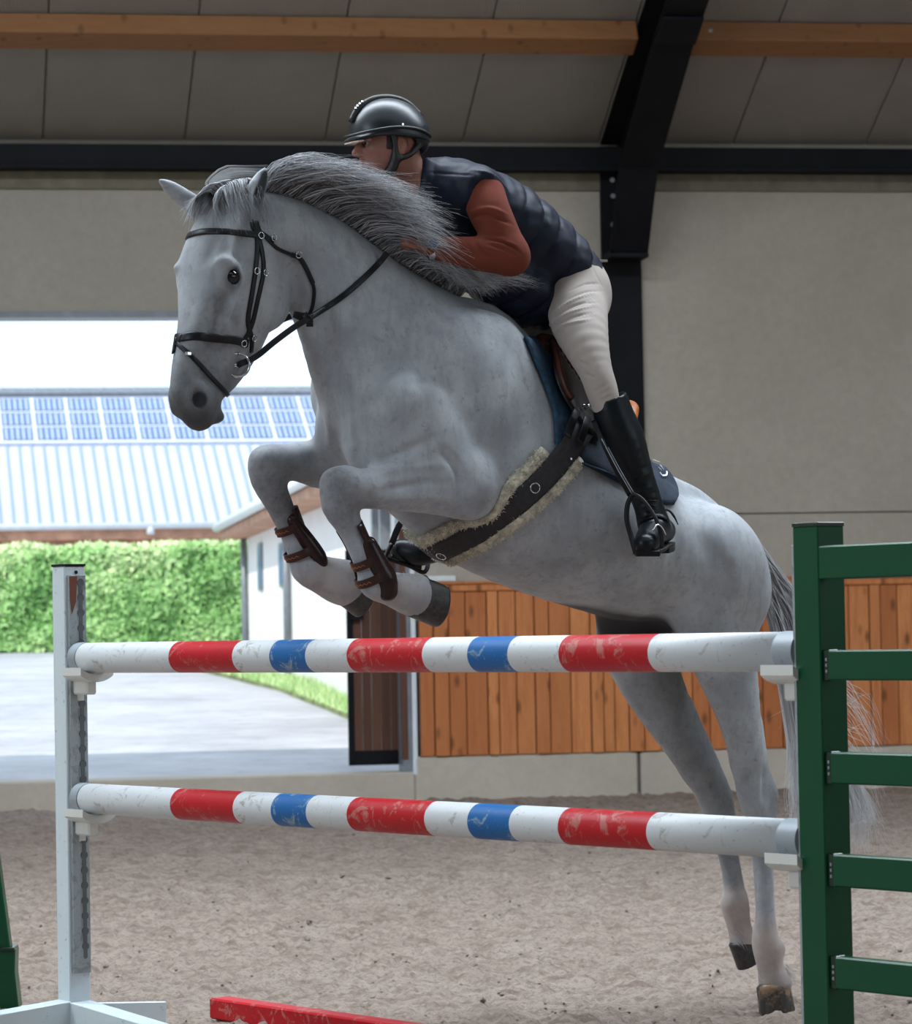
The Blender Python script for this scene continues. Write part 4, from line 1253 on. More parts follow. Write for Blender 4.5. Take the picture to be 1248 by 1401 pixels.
# skin folds: fine veins and wrinkles by noise
nz = np.array([mnoise.noise(Vector(v) * 9.0) for v in HVt[::1]]) if len(HVt) < 400000 else np.zeros(len(HVt))
HVt = HVt + NRM * (nz * 0.0022)[:, None]
HB = bvh_of(HVt, HQd)
# markings (skin colour, not light): 0 pale coat .. 1 black skin; 'dirt' brown stain; 'grey' dark dapple grey
dark = np.zeros(len(HVt)); dirt = np.zeros(len(HVt)); grey = np.zeros(len(HVt))
def mark(arr, P, rad, val, soft=0.6):
    d = seg_dist(HVt, P)
    f = np.clip((rad - d) / (rad * soft), 0, 1) * val
    np.maximum(arr, f, out=arr)
mark(dark, [HD(262, 572), HD(285, 578)], 0.19, 0.92, 0.95)
for s in (1, -1): mark(dark, [HM(273, 547, 0.060, s)], 0.034, 1.0, 0.35)
mark(dark, [HM(289, 580, 0.048, 1), HM(302, 566, 0.056, 1), HM(309, 549, 0.052, 1)], 0.014, 0.8)
mark(dark, [EYE_N], 0.050, 0.85, 0.5); mark(dark, [EYE_F], 0.050, 0.85, 0.5); mark(grey, [EYE_N], 0.085, 0.5, 0.8)
mark(dark, [nb_.lerp(nt_, 0.3) + (-fwd_l * 0.4 + cam_l * 0.7) * 0.016, nb_.lerp(nt_, 0.85) + (-fwd_l * 0.4 + cam_l * 0.7) * 0.014], 0.020, 0.92, 0.35)
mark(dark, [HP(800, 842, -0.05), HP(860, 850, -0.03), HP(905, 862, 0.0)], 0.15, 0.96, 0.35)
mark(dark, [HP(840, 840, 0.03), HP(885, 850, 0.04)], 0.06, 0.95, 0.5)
mark(grey, [HD(262, 560), HD(275, 480)], 0.20, 0.95, 0.9)
mark(grey, [HM(296, 440, 0.07, 1), HM(300, 410, 0.09, 1)], 0.055, 0.75, 0.9)
mark(grey, [HM(282, 345, 0.05, 1), HM(290, 330, 0.05, 1)], 0.05, 0.4, 1.0)
mark(grey, [HD(280, 440, 0.05), HD(285, 410, 0.07)], 0.05, 0.6, 1.0)
mark(grey, [HP(455, 655, vn), HP(470, 690, vn)], 0.12, 0.95, 0.7)
mark(grey, [HP(365, 640, vf), HP(385, 690, vf)], 0.13, 0.95, 0.7)
mark(grey, [HP(480, 610, vf), HP(420, 640, vf)], 0.14, 0.6, 0.9)
mark(grey, [HP(1056, 1060, vh - .03), HP(1056, 1110, vh - .03)], 0.085, 0.9, 0.8)
mark(grey, [HP(950, 1050, vb), HP(990, 1100, vb), HP(1000, 1200, vb)], 0.13, 0.55, 0.8)
mark(grey, [HP(900, 930, vb), HP(940, 1020, vb)], 0.17, 0.55, 0.8)
mark(dirt, [HP(1047, 1290, vh - .03), HP(1055, 1345, vh - .03)], 0.12, 0.8, 0.5)
mark(dirt, [HP(1006, 1240, vb), HP(1016, 1290, vb)], 0.10, 0.8, 0.5)
mark(dirt, [HP(530, 808, vn), HP(565, 815, vn)], 0.09, 0.7, 0.6)
mark(dirt, [HP(440, 787, vf), HP(470, 798, vf)], 0.11, 0.7, 0.6)
mark(dirt, [HD(295, 574)], 0.03, 0.6)
k = M('grey_horse_coat', 0.62, 0, 0.25)
fine = k.noise(34, 8, 0.75); mid = k.noise(6.5, 5, 0.6); stv = k.mapped((30, 30, 9)); strk = k.noise(1.0, 6, 0.7, stv)
c = k.mix(k.ramp(mid, [(0.38, 0.0), (0.64, 1.0)]), (0.38, 0.405, 0.43), (0.26, 0.28, 0.305))
c = k.mix(k.ramp(strk, [(0.48, 0.0), (0.68, 0.55)]), c, (0.20, 0.205, 0.22))
c = k.mix(k.ramp(fine, [(0.56, 0.0), (0.68, 0.65)]), c, (0.15, 0.145, 0.145))
dp = k.n('ShaderNodeTexVoronoi'); dp.inputs['Scale'].default_value = 15; k.l(k.co, dp.inputs['Vector'])
c = k.mix(k.ramp(dp.outputs['Distance'], [(0.2, 0.0), (0.7, 0.22)]), c, (0.32, 0.33, 0.35))
ga = k.n('ShaderNodeAttribute', attribute_name='grey'); da = k.n('ShaderNodeAttribute', attribute_name='dark'); ra = k.n('ShaderNodeAttribute', attribute_name='dirt')
c = k.mix(ga.outputs['Fac'], c, k.mix(k.ramp(fine, [(0.4, 0.0), (0.6, 1.0)]), (0.17, 0.175, 0.185), (0.10, 0.10, 0.108)))
c = k.mix(ra.outputs['Fac'], c, k.mix(k.ramp(mid, [(0.4, 0.0), (0.6, 1.0)]), (0.45, 0.37, 0.34), (0.32, 0.26, 0.24)))
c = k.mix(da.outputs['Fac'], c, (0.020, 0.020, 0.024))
k.color(c); k.bump(k.mix(0.5, fine, strk), 0.35, 0.004)
k.b.inputs['Sheen Weight'].default_value = 0.08; k.b.inputs['Sheen Roughness'].default_value = 0.5
MT['coat'] = k.done()
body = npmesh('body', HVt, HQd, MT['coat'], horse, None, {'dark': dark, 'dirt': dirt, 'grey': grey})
# eyes
k = M('horse_eye', 0.12, 0, 0.4); k.color((0.006, 0.005, 0.005)); MT['eye'] = k.done()
def uvsphere(name, c, axes, rad, mat, parent, nu=20, nv=12):
    vs = [tuple(Vector(c) + Vector(axes[2]) * rad[2]), tuple(Vector(c) - Vector(axes[2]) * rad[2])]; fs = []
    for i_ in range(1, nv):
        t = math.pi * i_ / nv
        for j in range(nu):
            p = 2 * math.pi * j / nu
            vs.append(tuple(Vector(c) + Vector(axes[0]) * (rad[0] * math.sin(t) * math.cos(p)) + Vector(axes[1]) * (rad[1] * math.sin(t) * math.sin(p)) + Vector(axes[2]) * (rad[2] * math.cos(t))))
    for j in range(nu):
        fs.append((0, 2 + j, 2 + (j + 1) % nu)); b_ = 2 + (nv - 2) * nu
        fs.append((1, b_ + (j + 1) % nu, b_ + j))
    for i_ in range(nv - 2):
        for j in range(nu):
            a_ = 2 + i_ * nu
            fs.append((a_ + j, a_ + nu + j, a_ + nu + (j + 1) % nu, a_ + (j + 1) % nu))
    return mesh(name, vs, fs, mat, parent, True)
for s, E in ((1, EYE_N), (-1, EYE_F)):
    uvsphere('eye', E + Vector(LV * -0.002 * s), (Vector(LU), Vector(LV), AZ), (0.034, 0.0265, 0.027), MT['eye'], horse)
# hooves
k = M('hoof_horn', 0.45, 0, 0.4)
hv_ = k.mapped((60, 60, 6)); hn_ = k.noise(1, 6, 0.7, hv_)
k.color(k.mix(k.ramp(k.noise(11, 5, 0.7), [(0.52, 0.0), (0.62, 0.9)]), k.ramp(hn_, [(0.3, (0.022, 0.020, 0.020)), (0.7, (0.07, 0.065, 0.06))]), (0.26, 0.17, 0.10)))
k.bump(hn_, 0.5, 0.003); MT['hoof'] = k.done()
k = M('dark_hoof_horn', 0.45, 0, 0.4)
hv_ = k.mapped((60, 60, 60)); hn_ = k.noise(1, 6, 0.7, hv_)
k.color(k.ramp(hn_, [(0.3, (0.014, 0.014, 0.015)), (0.75, (0.07, 0.066, 0.065))])); k.bump(hn_, 0.5, 0.003); MT['hoof_dark'] = k.done()
def hoof(cor, sole, r0, r1, toe, mat, lab=None):
    cor, sole = Vector(cor), Vector(sole)
    ax = (sole - cor).normalized(); toe = Vector(toe); toe = (toe - ax * toe.dot(ax)).normalized(); sd_ = ax.cross(toe)
    ns = 32; rings = [(-0.10, 0.80, 0), (0.0, 1.0, 0.0), (0.10, 1.06, 0.02), (0.5, 1.15, 0.10), (0.93, 1.3, 0.22), (1.0, 1.27, 0.22)]
    vs, fs = [], []
    L = (sole - cor).length
    for t, sc_, sh_ in rings:
        for q in range(ns):
            a_ = 2 * math.pi * q / ns
            rr = r0 + (r1 - r0) * max(t, 0)
            x = math.cos(a_) * rr * (sc_ if t < 0 else 1) + sh_ * rr * 0.8
            if math.cos(a_) < -0.75 and t > 0: x += 0.12 * rr
            y = math.sin(a_) * rr * (sc_ if t < 0 else 1) * 0.93
            # the coronet slopes down to the heel
            vs.append(cor + ax * (t * L + (-0.20 * L * (math.cos(a_)) * (1 - max(t, 0)))) + toe * x + sd_ * y)
    n_ = len(rings)
    for i_ in range(n_ - 1):
        for q in range(ns):
            fs.append((i_ * ns + q, i_ * ns + (q + 1) % ns, (i_ + 1) * ns + (q + 1) % ns, (i_ + 1) * ns + q))
    b_ = len(vs)
    vs.append(sole - ax * 0.012); 
    for q in range(ns): fs.append(((n_ - 1) * ns + q, (n_ - 1) * ns + (q + 1) % ns, b_))
    fs.append(tuple(range(ns - 1, -1, -1)))
    bm = bmesh.new(); bv_ = [bm.verts.new(v) for v in vs]
    for f_ in fs: bm.faces.new([bv_[i_] for i_ in f_])
    o = finish(bm, 'hoof', mat, horse, smooth=True)
    if lab: o['label'] = lab
    return o
hoof(HP(570, 815, vn), HP(601, 821, vn), 0.070, 0.074, HP(604, 860, vn) - HP(604, 820, vn), MT['hoof_dark'])
hoof(HP(478, 799, vf), HP(500, 808, vf), 0.074, 0.078, HP(480, 840, vf) - HP(485, 800, vf), MT['hoof_dark'])
hoof(HP(1058, 1350, vh - .03), HP(1066, 1384, vh - .03), 0.060, 0.066, Vector((0.9, 0.3, 0.1)), MT['hoof'], 'black hoof with a worn tan patch')
hoof(HP(1015, 1290, vb), HP(1027, 1316, vb), 0.046, 0.046, Vector((0.6, 0.0, -0.6)), MT['hoof_dark'])
# ---------------------------------------------------------------- hair
k = M('hair', 0.45, 0, 0.35)
at_ = k.n('ShaderNodeAttribute', attribute_name='tone')
k.color(k.ramp(at_.outputs['Fac'], [(0.0, (0.07, 0.07, 0.078)), (0.4, (0.32, 0.32, 0.34)), (0.75, (0.60, 0.61, 0.63)), (1.0, (0.80, 0.80, 0.81))]))
MT['hair'] = k.done()
def hair_mesh(name, strands, parent, label=None, kind='stuff'):
    """strands: (points (n,3), radius, tone root, tone tip) -> one mesh of three sided tapering fibres"""
    Vs, Qs, T = [], [], []
    off = 0
    for P, r, t0, t1 in strands:
        P = np.asarray(P, float); n = len(P)
        tg = np.gradient(P, axis=0); tg /= np.linalg.norm(tg, axis=1)[:, None] + 1e-9
        ref = np.array((0.31, 0.87, 0.39))
        a = np.cross(tg, ref); a /= np.linalg.norm(a, axis=1)[:, None] + 1e-9
        b = np.cross(tg, a)
        rr = r * np.clip(np.linspace(1, -0.05, n) * 1.6, 0.12, 1)[:, None]
        ring = [P + (a * math.cos(q) + b * math.sin(q)) * rr for q in (0, 2.094, 4.189)]
        Vs.append(np.stack(ring, 1).reshape(-1, 3))
        i = np.arange(n - 1) * 3 + off
        for k_ in range(3):
            k2 = (k_ + 1) % 3
            Qs.append(np.stack([i + k_, i + k2, i + 3 + k2, i + 3 + k_], -1))
        T.append(np.repeat(np.linspace(t0, t1, n), 3)); off += 3 * n
    o = npmesh(name, np.concatenate(Vs), np.concatenate(Qs), MT['hair'], parent, kind, {'tone': np.concatenate(T)})
    if label: o['label'] = label
    return o
rh = random.Random(5)
# mane: roots along the crest, blown back over the near side of the neck
crest = catmull([tuple(HP(*p)) for p in ((352, 272), (400, 268), (450, 290), (510, 328), (565, 372), (625, 412))], 80)
_zu = np.array((0, 0, 1.0))
def surf_top(p):
    """drop a root onto the crest"""
    r = HB.ray_cast(Vector(p) + Vector((0, 0, 0.35)), Vector((0, 0, -1)))
    return np.array(r[0]) if r[0] is not None else np.array(p)
crest = [surf_top(c) for c in crest]
mane = []
camr = np.array(cam_l); camu = np.array((HINV.to_3x3() @ UPV))
viewn = -np.array(fwd_l)
def pxdir(dx, dy, s=445.0): return camr * (dx / s) - camu * (dy / s)
# lock tips given relative to root along the crest: (t, dx, dy) in picture units at the horse's distance
TIP = [(0.0, 115, -24), (0.2, 150, -10), (0.4, 158, 2), (0.6, 128, 26), (0.8, 98, 26), (1.0, 66, -6)]
def tipvec(t):
    for (a, ax_, ay_), (b, bx_, by_) in zip(TIP[:-1], TIP[1:]):
        if t <= b: w_ = (t - a) / (b - a); return ax_ + (bx_ - ax_) * w_, ay_ + (by_ - ay_) * w_
    return TIP[-1][1:]
for i in range(3600):
    t = rh.random()
    c = crest[min(79, int(t * 79))]
    dx, dy = tipvec(t)
    lock = math.sin(t * 61) * 0.5 + math.sin(t * 143 + 1) * 0.5
    L = rh.uniform(0.55, 1.05) * (1 + 0.12 * lock)
    lift = rh.uniform(-0.1, 1.0) ** 1.0
    root = c + np.array((rh.gauss(0, .006), rh.gauss(0.004, .014), -0.006))
    up = 14 + 34 * lift * (1 - 0.35 * t) 
    off = rh.uniform(-0.04, 0.11)
    p1 = root + pxdir(dx * 0.28 * L, dy * 0.2 * L - up * 0.85) + viewn * off * 0.4
    p2 = root + pxdir(dx * 0.65 * L, dy * 0.55 * L - up * 0.9) + viewn * off * 0.8
    p3 = root + pxdir(dx * L + rh.gauss(0, 7), dy * L - up * 0.42 + rh.gauss(0, 7) + lock * 8) + viewn * off
    mane.append((catmull([root, p1, p2, p3], 9), rh.uniform(0.0010, 0.0021), 0.26 + rh.gauss(0, .14) + 0.16 * lock, 0.52 + rh.gauss(0, .22) + 0.26 * lock - (0.18 if lift < 0.25 else 0)))
# long wisps over the withers
for i in range(420):
    root = crest[rh.randint(62, 79)] + np.array((0, rh.gauss(0.0, .012), 0))
    L = rh.uniform(0.6, 1.1)
    d = viewn * rh.uniform(0.02, 0.10)
    mane.append((catmull([root, root + pxdir(34 * L, -18 * L) + d * .5, root + pxdir(80 * L, -22 * L + rh.gauss(0, 3)) + d, root + pxdir(118 * L, -12 * L + rh.gauss(0, 5)) + d], 8), 0.0011, 0.3, rh.uniform(0.35, 0.75)))
hair_mesh('mane', mane, horse, 'grey mane blown back over the neck')
# forelock swept across the forehead
fl = []
for i in range(1100):
    u = rh.random()
    r0 = HD(300 + 48 * u, 268 + 8 * rh.random(), 0.02)
    rr = HB.ray_cast(Vector(r0) + Vector((0, 0, 0.3)), Vector((0, 0, -1)))
    root = np.array(rr[0] if rr[0] is not None else r0) - np.array((0, 0, .004))
    sw = rh.random()
    if sw < 0.62:     # falls forward and to the far side
        d1, d2, d3 = (-14, -14), (-34, 2), (-46 - 14 * u + rh.gauss(0, 6), 30 + rh.gauss(0, 9))
    elif sw < 0.85:
        d1, d2, d3 = (-4, -10), (-8, 10), (-2 + rh.gauss(0, 10), 44 + rh.gauss(0, 6))
    else:             # towards the near ear
        d1, d2, d3 = (6, -16), (14, 8), (22 + rh.gauss(0, 8), 46 + rh.gauss(0, 8))
    pv = viewn * rh.uniform(0.02, 0.05)
    pts = [root, root + pxdir(*d1) + pv * 0.6, root + pxdir(*d2) + pv * 1.4, root + pxdir(*d3) + pv * 2.0]
    P = catmull(pts, 8)
    Q2 = []
    for q_ in P:   # keep the hair on the outside of the head
        lo_, no_, _, dd = HB.find_nearest(Vector(q_))
        if lo_ is not None and (Vector(q_) - lo_).dot(no_) < 0.004: q_ = np.array(lo_ + no_ * (0.004 + 0.008 * rh.random()))
        Q2.append(q_)
    fl.append((Q2, rh.uniform(0.0009, 0.0018), 0.42 + rh.gauss(0, .16), 0.30 + rh.gauss(0, .22)))
for i in range(60):      # the looping lock standing up between the ears
    r0 = np.array(surf_top(HD(312, 275, 0.0)))
    j = rh.gauss(0, 8)
    fl.append((catmull([r0, r0 + pxdir(-16 + j, -6), r0 + pxdir(-17 + j, -16), r0 + pxdir(6 + j, -27 + j * .6), r0 + pxdir(32 + j, -28 + j * .6), r0 + pxdir(56, -24 + j)], 12), 0.0011, 0.7, 0.65))
hair_mesh('forelock', fl, horse)
# tail
dock = np.array(surf_top(HP(1012, 735)))
tl = []
droot = [np.array(HP(1008, 722)), np.array(HP(1024, 745)), np.array(HP(1036, 775))]
dk = catmull([droot[0] + np.array((.03, 0, -.02)), droot[0], droot[1], droot[2]], 20)
v_, f_ = tube_data([Vector(p) for p in dk], [0.042 - 0.001 * i_ for i_ in range(20)], 12)
mesh('tail_dock', v_, f_, MT['coat'], horse, True)
for i in range(3600):
    t = rh.random() ** 0.8
    c = dk[min(19, int(4 + t * 15))]
    a_ = rh.uniform(0, 6.283)
    rr_ = 0.036
    root = c + (pxdir(math.cos(a_) * rr_ * 445, math.sin(a_) * rr_ * 445 * 0.6)) + viewn * rh.uniform(-0.03, 0.03)
    u = rh.random(); wv = math.sin(u * 27) * 0.6
    dpt = viewn * rh.gauss(-0.03, 0.05)
    x0 = (u - 0.5)
    if rh.random() < 0.55:    # long tail down to the fetlocks
        xs = [root[None][0] * 0 for _ in range(0)]
        tgt = [(1052 + 62 * u, 845), (1066 + 50 * u + 6 * wv, 930), (1080 + 66 * u + 10 * wv, 1020), (1090 + 94 * u + 14 * wv + rh.gauss(0, 5), 1110), (1098 + 84 * u + 20 * wv + rh.gauss(0, 12), 1150 + rh.uniform(-40, 22))]
    else:
        tgt = [(1054 + 60 * u, 850), (1072 + 40 * u, 930), (1092 + 50 * u, 1010 + rh.uniform(-60, 60))]
    pts = [root] + [np.array(HP(x, y, -0.02)) + dpt * (0.5 + 0.25 * j_) for j_, (x, y) in enumerate(tgt)]
    P_ = catmull(pts, 13)
    tl.append((P_, rh.uniform(0.0011, 0.0024), 0.42 + rh.gauss(0, .14) + 0.15 * wv, 0.90 + rh.gauss(0, .1)))
for i in range(70):       # stray hairs
    y0 = rh.uniform(900, 1060)
    p0 = np.array(HP(1130, y0, -0.02)); s_ = rh.choice((1, 1, 1, -1))
    if s_ > 0: q = [(1160, y0 + 25), (1195, y0 + 70 + rh.gauss(0, 20)), (1215 + rh.gauss(0, 14), y0 + 135 + rh.gauss(0, 20))]
    else: q = [(1110, y0 + 20), (1085, y0 + 60), (1068 + rh.gauss(0, 10), y0 + 90)]
    tl.append((catmull([p0] + [np.array(HP(x, y, -0.04)) for x, y in q], 9), 0.0009, 0.8, 0.95))
hair_mesh('tail', tl, horse, 'long grey tail turning white at the ends')
# hair at the heels
ft = []
for (cx_, cy_, v0, n_) in ((1068, 1330, vh - .03, 120), (1012, 1282, vb, 60), (548, 792, vn, 60)):
    for i in range(n_):
        p = np.array(HP(cx_ + rh.gauss(0, 8), cy_ + rh.gauss(0, 6), v0 + 0.03))
        ft.append(([p, p + pxdir(rh.uniform(2, 8), rh.uniform(2, 8)), p + pxdir(rh.uniform(6, 12), rh.uniform(6, 14))], 0.0008, 0.6, 0.8))
hair_mesh('feather', ft, horse)

# ---------------------------------------------------------------- tack: strips that lie on the horse
def leather(name, c, rough=0.4, sc=30):
    k = M(name, rough, 0, 0.22)
    k.color(k.ramp(k.noise(sc, 5), [(0.3, tuple(x * 0.6 for x in c)), (0.7, c)])); k.bump(k.noise(sc * 8, 3), 0.2, 0.001)
    return k.done()
MT['black_leather'] = leather('black_leather', (0.012, 0.012, 0.015), 0.38)
MT['brown_leather'] = leather('brown_leather', (0.075, 0.026, 0.018), 0.4)
MT['dark_brown'] = leather('dark_brown_leather', (0.010, 0.005, 0.005), 0.38)
MT['steel_bright'] = plain('polished_steel', (0.62, 0.64, 0.66), 0.2, 1.0)
MT['navy'] = plain('navy_pad_cloth', (0.005, 0.016, 0.038), 0.85, 0, 0.3, 40, 0.4, 300)
MT['teal'] = plain('teal_pad_edge', (0.008, 0.042, 0.085), 0.8, 0, 0.3, 60, 0.5, 260)
MT['webbing'] = plain('dark_elastic_webbing', (0.022, 0.020, 0.024), 0.75, 0, 0.25, 60, 0.3, 400)
MT['fleece'] = plain('cream_sheepskin', (0.70, 0.66, 0.54), 0.95, 0, 0.25, 50, 0.9, 90, bdist=0.008)
def snap(p, lift, tree=None):
    lo_, no_, _, _ = (tree or HB).find_nearest(Vector(p))
    return lo_ + no_ * lift, no_
def strap_pts(pix, n, lift=0.004, tree=None):
    out = []
    for q in catmull([(a, b, 0) for a, b in pix], n):
        h_, n_ = hit(q[0], q[1], tree)
        if h_ is None: h_, n_ = snap(HD(q[0], q[1], -0.03) if q[1] < 600 and q[0] < 400 else HP(q[0], q[1]), 0.0, tree)
        out.append((h_ + n_ * lift, n_))
    return out
def strap(name, pn, width, mat, parent, th=0.004, label=None):
    """flat band of width (m) following surface points with their normals"""
    P = [Vector(p) for p, _ in pn]
    vs, fs = [], []
    N = len(P)
    w_ = width if hasattr(width, '__len__') else [width] * N
    for i_ in range(N):
        t = (P[min(i_ + 1, N - 1)] - P[max(i_ - 1, 0)]).normalized()
        n_ = pn[i_][1]; n_ = (n_ - t * n_.dot(t)).normalized(); b_ = t.cross(n_)
        h2 = w_[i_] / 2
        for a_, c_ in ((-h2, -th / 2), (-h2, th * 0.3), (-h2 * 0.7, th / 2), (h2 * 0.7, th / 2), (h2, th * 0.3), (h2, -th / 2)):
            vs.append(P[i_] + b_ * a_ + n_ * c_)
    for i_ in range(N - 1):
        for q in range(6):
            fs.append((i_ * 6 + q, i_ * 6 + (q + 1) % 6, (i_ + 1) * 6 + (q + 1) % 6, (i_ + 1) * 6 + q))
    fs += [tuple(range(5, -1, -1)), tuple(range((N - 1) * 6, N * 6))]
    o = mesh(name, vs, fs, mat, parent, True)
    if label: o['label'] = label
    return o
def smooth_pn(pn, it=2):
    for _ in range(it):
        q = list(pn)
        for i_ in range(1, len(pn) - 1):
            q[i_] = ((pn[i_ - 1][0] + pn[i_][0] * 2 + pn[i_ + 1][0]) / 4, (pn[i_ - 1][1] + pn[i_][1] * 2 + pn[i_ + 1][1]).normalized())
        pn = q
    return pn
def loop_pts(origin, axis, ref, n, a0, a1, lift=0.005, reach=0.6, tree=None):
    """points where a plane through origin (normal axis) cuts the horse, from angle a0 to a1 measured from ref"""
    axis = Vector(axis).normalized(); ref = Vector(ref); ref = (ref - axis * ref.dot(axis)).normalized(); oth = axis.cross(ref)
    out = []
    for i_ in range(n):
        a_ = a0 + (a1 - a0) * i_ / (n - 1)
        d = ref * math.cos(a_) + oth * math.sin(a_)
        r = (tree or HB).ray_cast(Vector(origin) + d * reach, -d)
        if r[0] is None: continue
        out.append((r[0] + r[1] * lift, r[1]))
    return out
def troot(name, loc_, label, cat):
    o = empty(name); o.matrix_world = HMAT @ Matrix.Translation(loc_)
    tag(o, label, cat)
    return o
class Rooted:
    """children given in horse coordinates are stored relative to the root"""
    pass
_link0 = link
def link(name, me, mat=None, parent=None, smooth=False, kind=None):
    o = _link0(name, me, mat, parent, smooth, kind)
    r = parent
    while r is not None and r.parent is not None: r = r.parent
    if parent is not None and parent == r and 'hshift' in r:
        v = Vector(r['hshift'])
        me.transform(Matrix.Translation(-v))
        me.transform(Matrix.Identity(4))
    elif parent is not None and r is not None and 'hshift' in r:
        me.transform(Matrix.Translation(-Vector(r['hshift'])))
    return o
def hroot_(name, loc_, label, cat):
    o = troot(name, Vector(loc_), label, cat); o['hshift'] = tuple(loc_); return o

bridle = hroot_('bridle', HD(330, 300), 'black leather bridle on the grey horse with a steel bit', 'bridle')
BL = MT['black_leather']
mid = HD(322, 372)
def headloop(name, y_near, y_mid, width, a0=-2.2, a1=2.2, mat=BL, lab=None):
    """strap round the front of the head: through the near pixel height, perpendicular-ish to the face"""
    o_ = HD(y_near[0], y_near[1]); o2 = HD(y_mid[0], y_mid[1])
    ax_ = (o_ - o2); fw = ax_.normalized()
    n_ = Vector(LV).cross(fw)
    c_ = o2.lerp(o_, 0.5)
    pn = smooth_pn(loop_pts(c_, n_, fw, 60, a0, a1, 0.004, 0.4), 2)
    return strap(name, pn, width, mat, bridle, 0.006, lab), pn
# browband and noseband: plane contains the lateral axis and the line seen in the photograph
def bandpath(near_pix, n=26, lift=0.004):
    pn = strap_pts(near_pix, n, lift)
    # continue round the far side by mirroring in the head's own plane
    o_ = POLL_L; 
    return pn
POLL_L = HINV @ POLL
def mirror_head(p):
    p = Vector(p); d = (p - POLL_L).dot(Vector(LV)); return p - Vector(LV) * (2 * d)
def band_both(name, pix, width, th=0.006, n=30, mat=BL, lab=None):
    pn = strap_pts(pix, n, 0.0035)
    pn = smooth_pn(pn, 2)
    near = [q for q in pn if (q[0] - POLL_L).dot(Vector(LV)) > -0.01]
    far = [(snap(mirror_head(p), 0.0035)[0], snap(mirror_head(p), 0.0035)[1]) for p, _ in near[::-1]]
    if (far[-1][0] - near[0][0]).length > (far[0][0] - near[0][0]).length:
        allp = far[::-1] + near
    else: allp = far + near
    return strap(name, smooth_pn(allp, 2), width, mat, bridle, th, lab), near
bb, bn_ = band_both('browband', [(257, 321), (285, 317), (320, 318), (348, 321), (358, 324)], 0.021)
nbd, nn_ = band_both('noseband', [(240, 465), (262, 460), (290, 462), (320, 465), (338, 470)], 0.026, 0.007)
def nstrap(name, pix, width, n=24, th=0.004, parent=None, mat=BL, lift=0.004, lab=None, both=False):
    pn = smooth_pn(strap_pts(pix, n, lift), 2)
    o = strap(name, pn, width, mat, parent or bridle, th, lab)
    if both:
        far = [snap(mirror_head(p), lift) for p, _ in pn]
        strap(name, smooth_pn(far, 2), width, mat, parent or bridle, th)
    return o
nstrap('cheekpiece', [(347, 300), (352, 330), (349, 370), (343, 410), (338, 440), (344, 462), (343, 482)], 0.016, both=True)
nstrap('cheekpiece', [(352, 318), (358, 345), (360, 372), (352, 410), (344, 445), (333, 466)], 0.015, both=True)
nstrap('headpiece', [(347, 303), (352, 318), (357, 326)], 0.030)
nstrap('throat_lash', [(360, 322), (378, 340), (398, 348), (412, 356), (424, 380), (430, 398), (426, 425), (418, 436)], 0.011, 30)
nstrap('keeper', [(398, 348), (408, 352), (416, 362), (428, 388)], 0.015, 14)
nstrap('crown_tie', [(357, 318), (366, 324), (374, 330)], 0.010, 8)
# flash strap round the muzzle
nstrap('flash_strap', [(243, 470), (256, 482), (272, 498), (290, 518), (305, 533), (311, 540)], 0.014, 24, 0.005, both=False)
nstrap('flash_strap', [(240, 462), (238, 475), (234, 482)], 0.018, 8, 0.006)
box('buckle', hit(258, 484)[0] + Vector(viewn) * .008, (AX, AY, AZ), (0.008, 0.008, 0.006), MT['steel_bright'], bridle, 0.002)
def ring(name, c, n_, r, th, mat, parent, ns=28, arc=(0, 2 * math.pi), sx=1.0, up=AZ):
    n_ = Vector(n_).normalized(); u_ = (up - n_ * up.dot(n_)).normalized(); w_ = n_.cross(u_)
    pts = [Vector(c) + (u_ * math.cos(arc[0] + (arc[1] - arc[0]) * i_ / ns) + w_ * (sx * math.sin(arc[0] + (arc[1] - arc[0]) * i_ / ns))) * r for i_ in range(ns + 1)]
    return tube(name, pts, th, mat, parent, 8)
BIT = hit(326, 500)[0] + Vector(viewn) * 0.016
bit = ring('bit', BIT, viewn, 0.036, 0.004, MT['steel_bright'], bridle)
bit['label'] = 'steel bit ring at the corner of the mouth'
cyl('mouthpiece', BIT, BIT - Vector(LV) * 0.11, 0.006, MT['steel_bright'], bit, 10)
for px, py in ((350, 371), (362, 373), (356, 323), (373, 326), (408, 348), (346, 462), (332, 470)):
    h_, n_ = hit(px, py)
    if h_ is None: continue
    if n_.dot(Vector(viewn)) < 0: n_ = -n_
    ring('buckle', h_ + n_ * 0.008, n_, 0.010, 0.0018, MT['steel_bright'], bridle, 16)
# reins: from the bit up the neck to the hands, both sides
HANDN = HP(578, 332, 0.13)
reins = hroot_('reins', BIT, 'black leather reins running from the bit up the neck to the hands', 'reins')
def near_out(px, py, lift):
    h_, n_ = hit(px, py)
    if h_ is None: return HP(px, py, 0.10), Vector(viewn)
    if n_.dot(Vector(viewn)) < 0: n_ = -n_
    return h_ + n_ * lift, n_
rp_ = [(BIT + Vector(viewn) * .006, Vector(viewn))]
for px, py, v in ((350, 488, 0.10), (375, 468, 0.11), (402, 448, 0.115), (425, 434, 0.12)):
    rp_.append((HP(px, py, v), Vector(viewn)))
for px, py in ((450, 418), (475, 400), (500, 378), (518, 360), (530, 346)):
    rp_.append(near_out(px, py, 0.006))
c4 = catmull([tuple(p) + tuple(n_) for p, n_ in rp_], 60)
strap('rein', [(Vector(q[:3]), Vector(q[3:])) for q in c4], 0.019, BL, reins, 0.006)
c5 = [(mirror_head(p) if i_ < 2 else Vector((p.x, -p.y, p.z)), Vector((n_.x, -n_.y, n_.z))) for i_, (p, n_) in enumerate(rp_)]
c6 = catmull([tuple(p) + tuple(n_) for p, n_ in c5], 60)
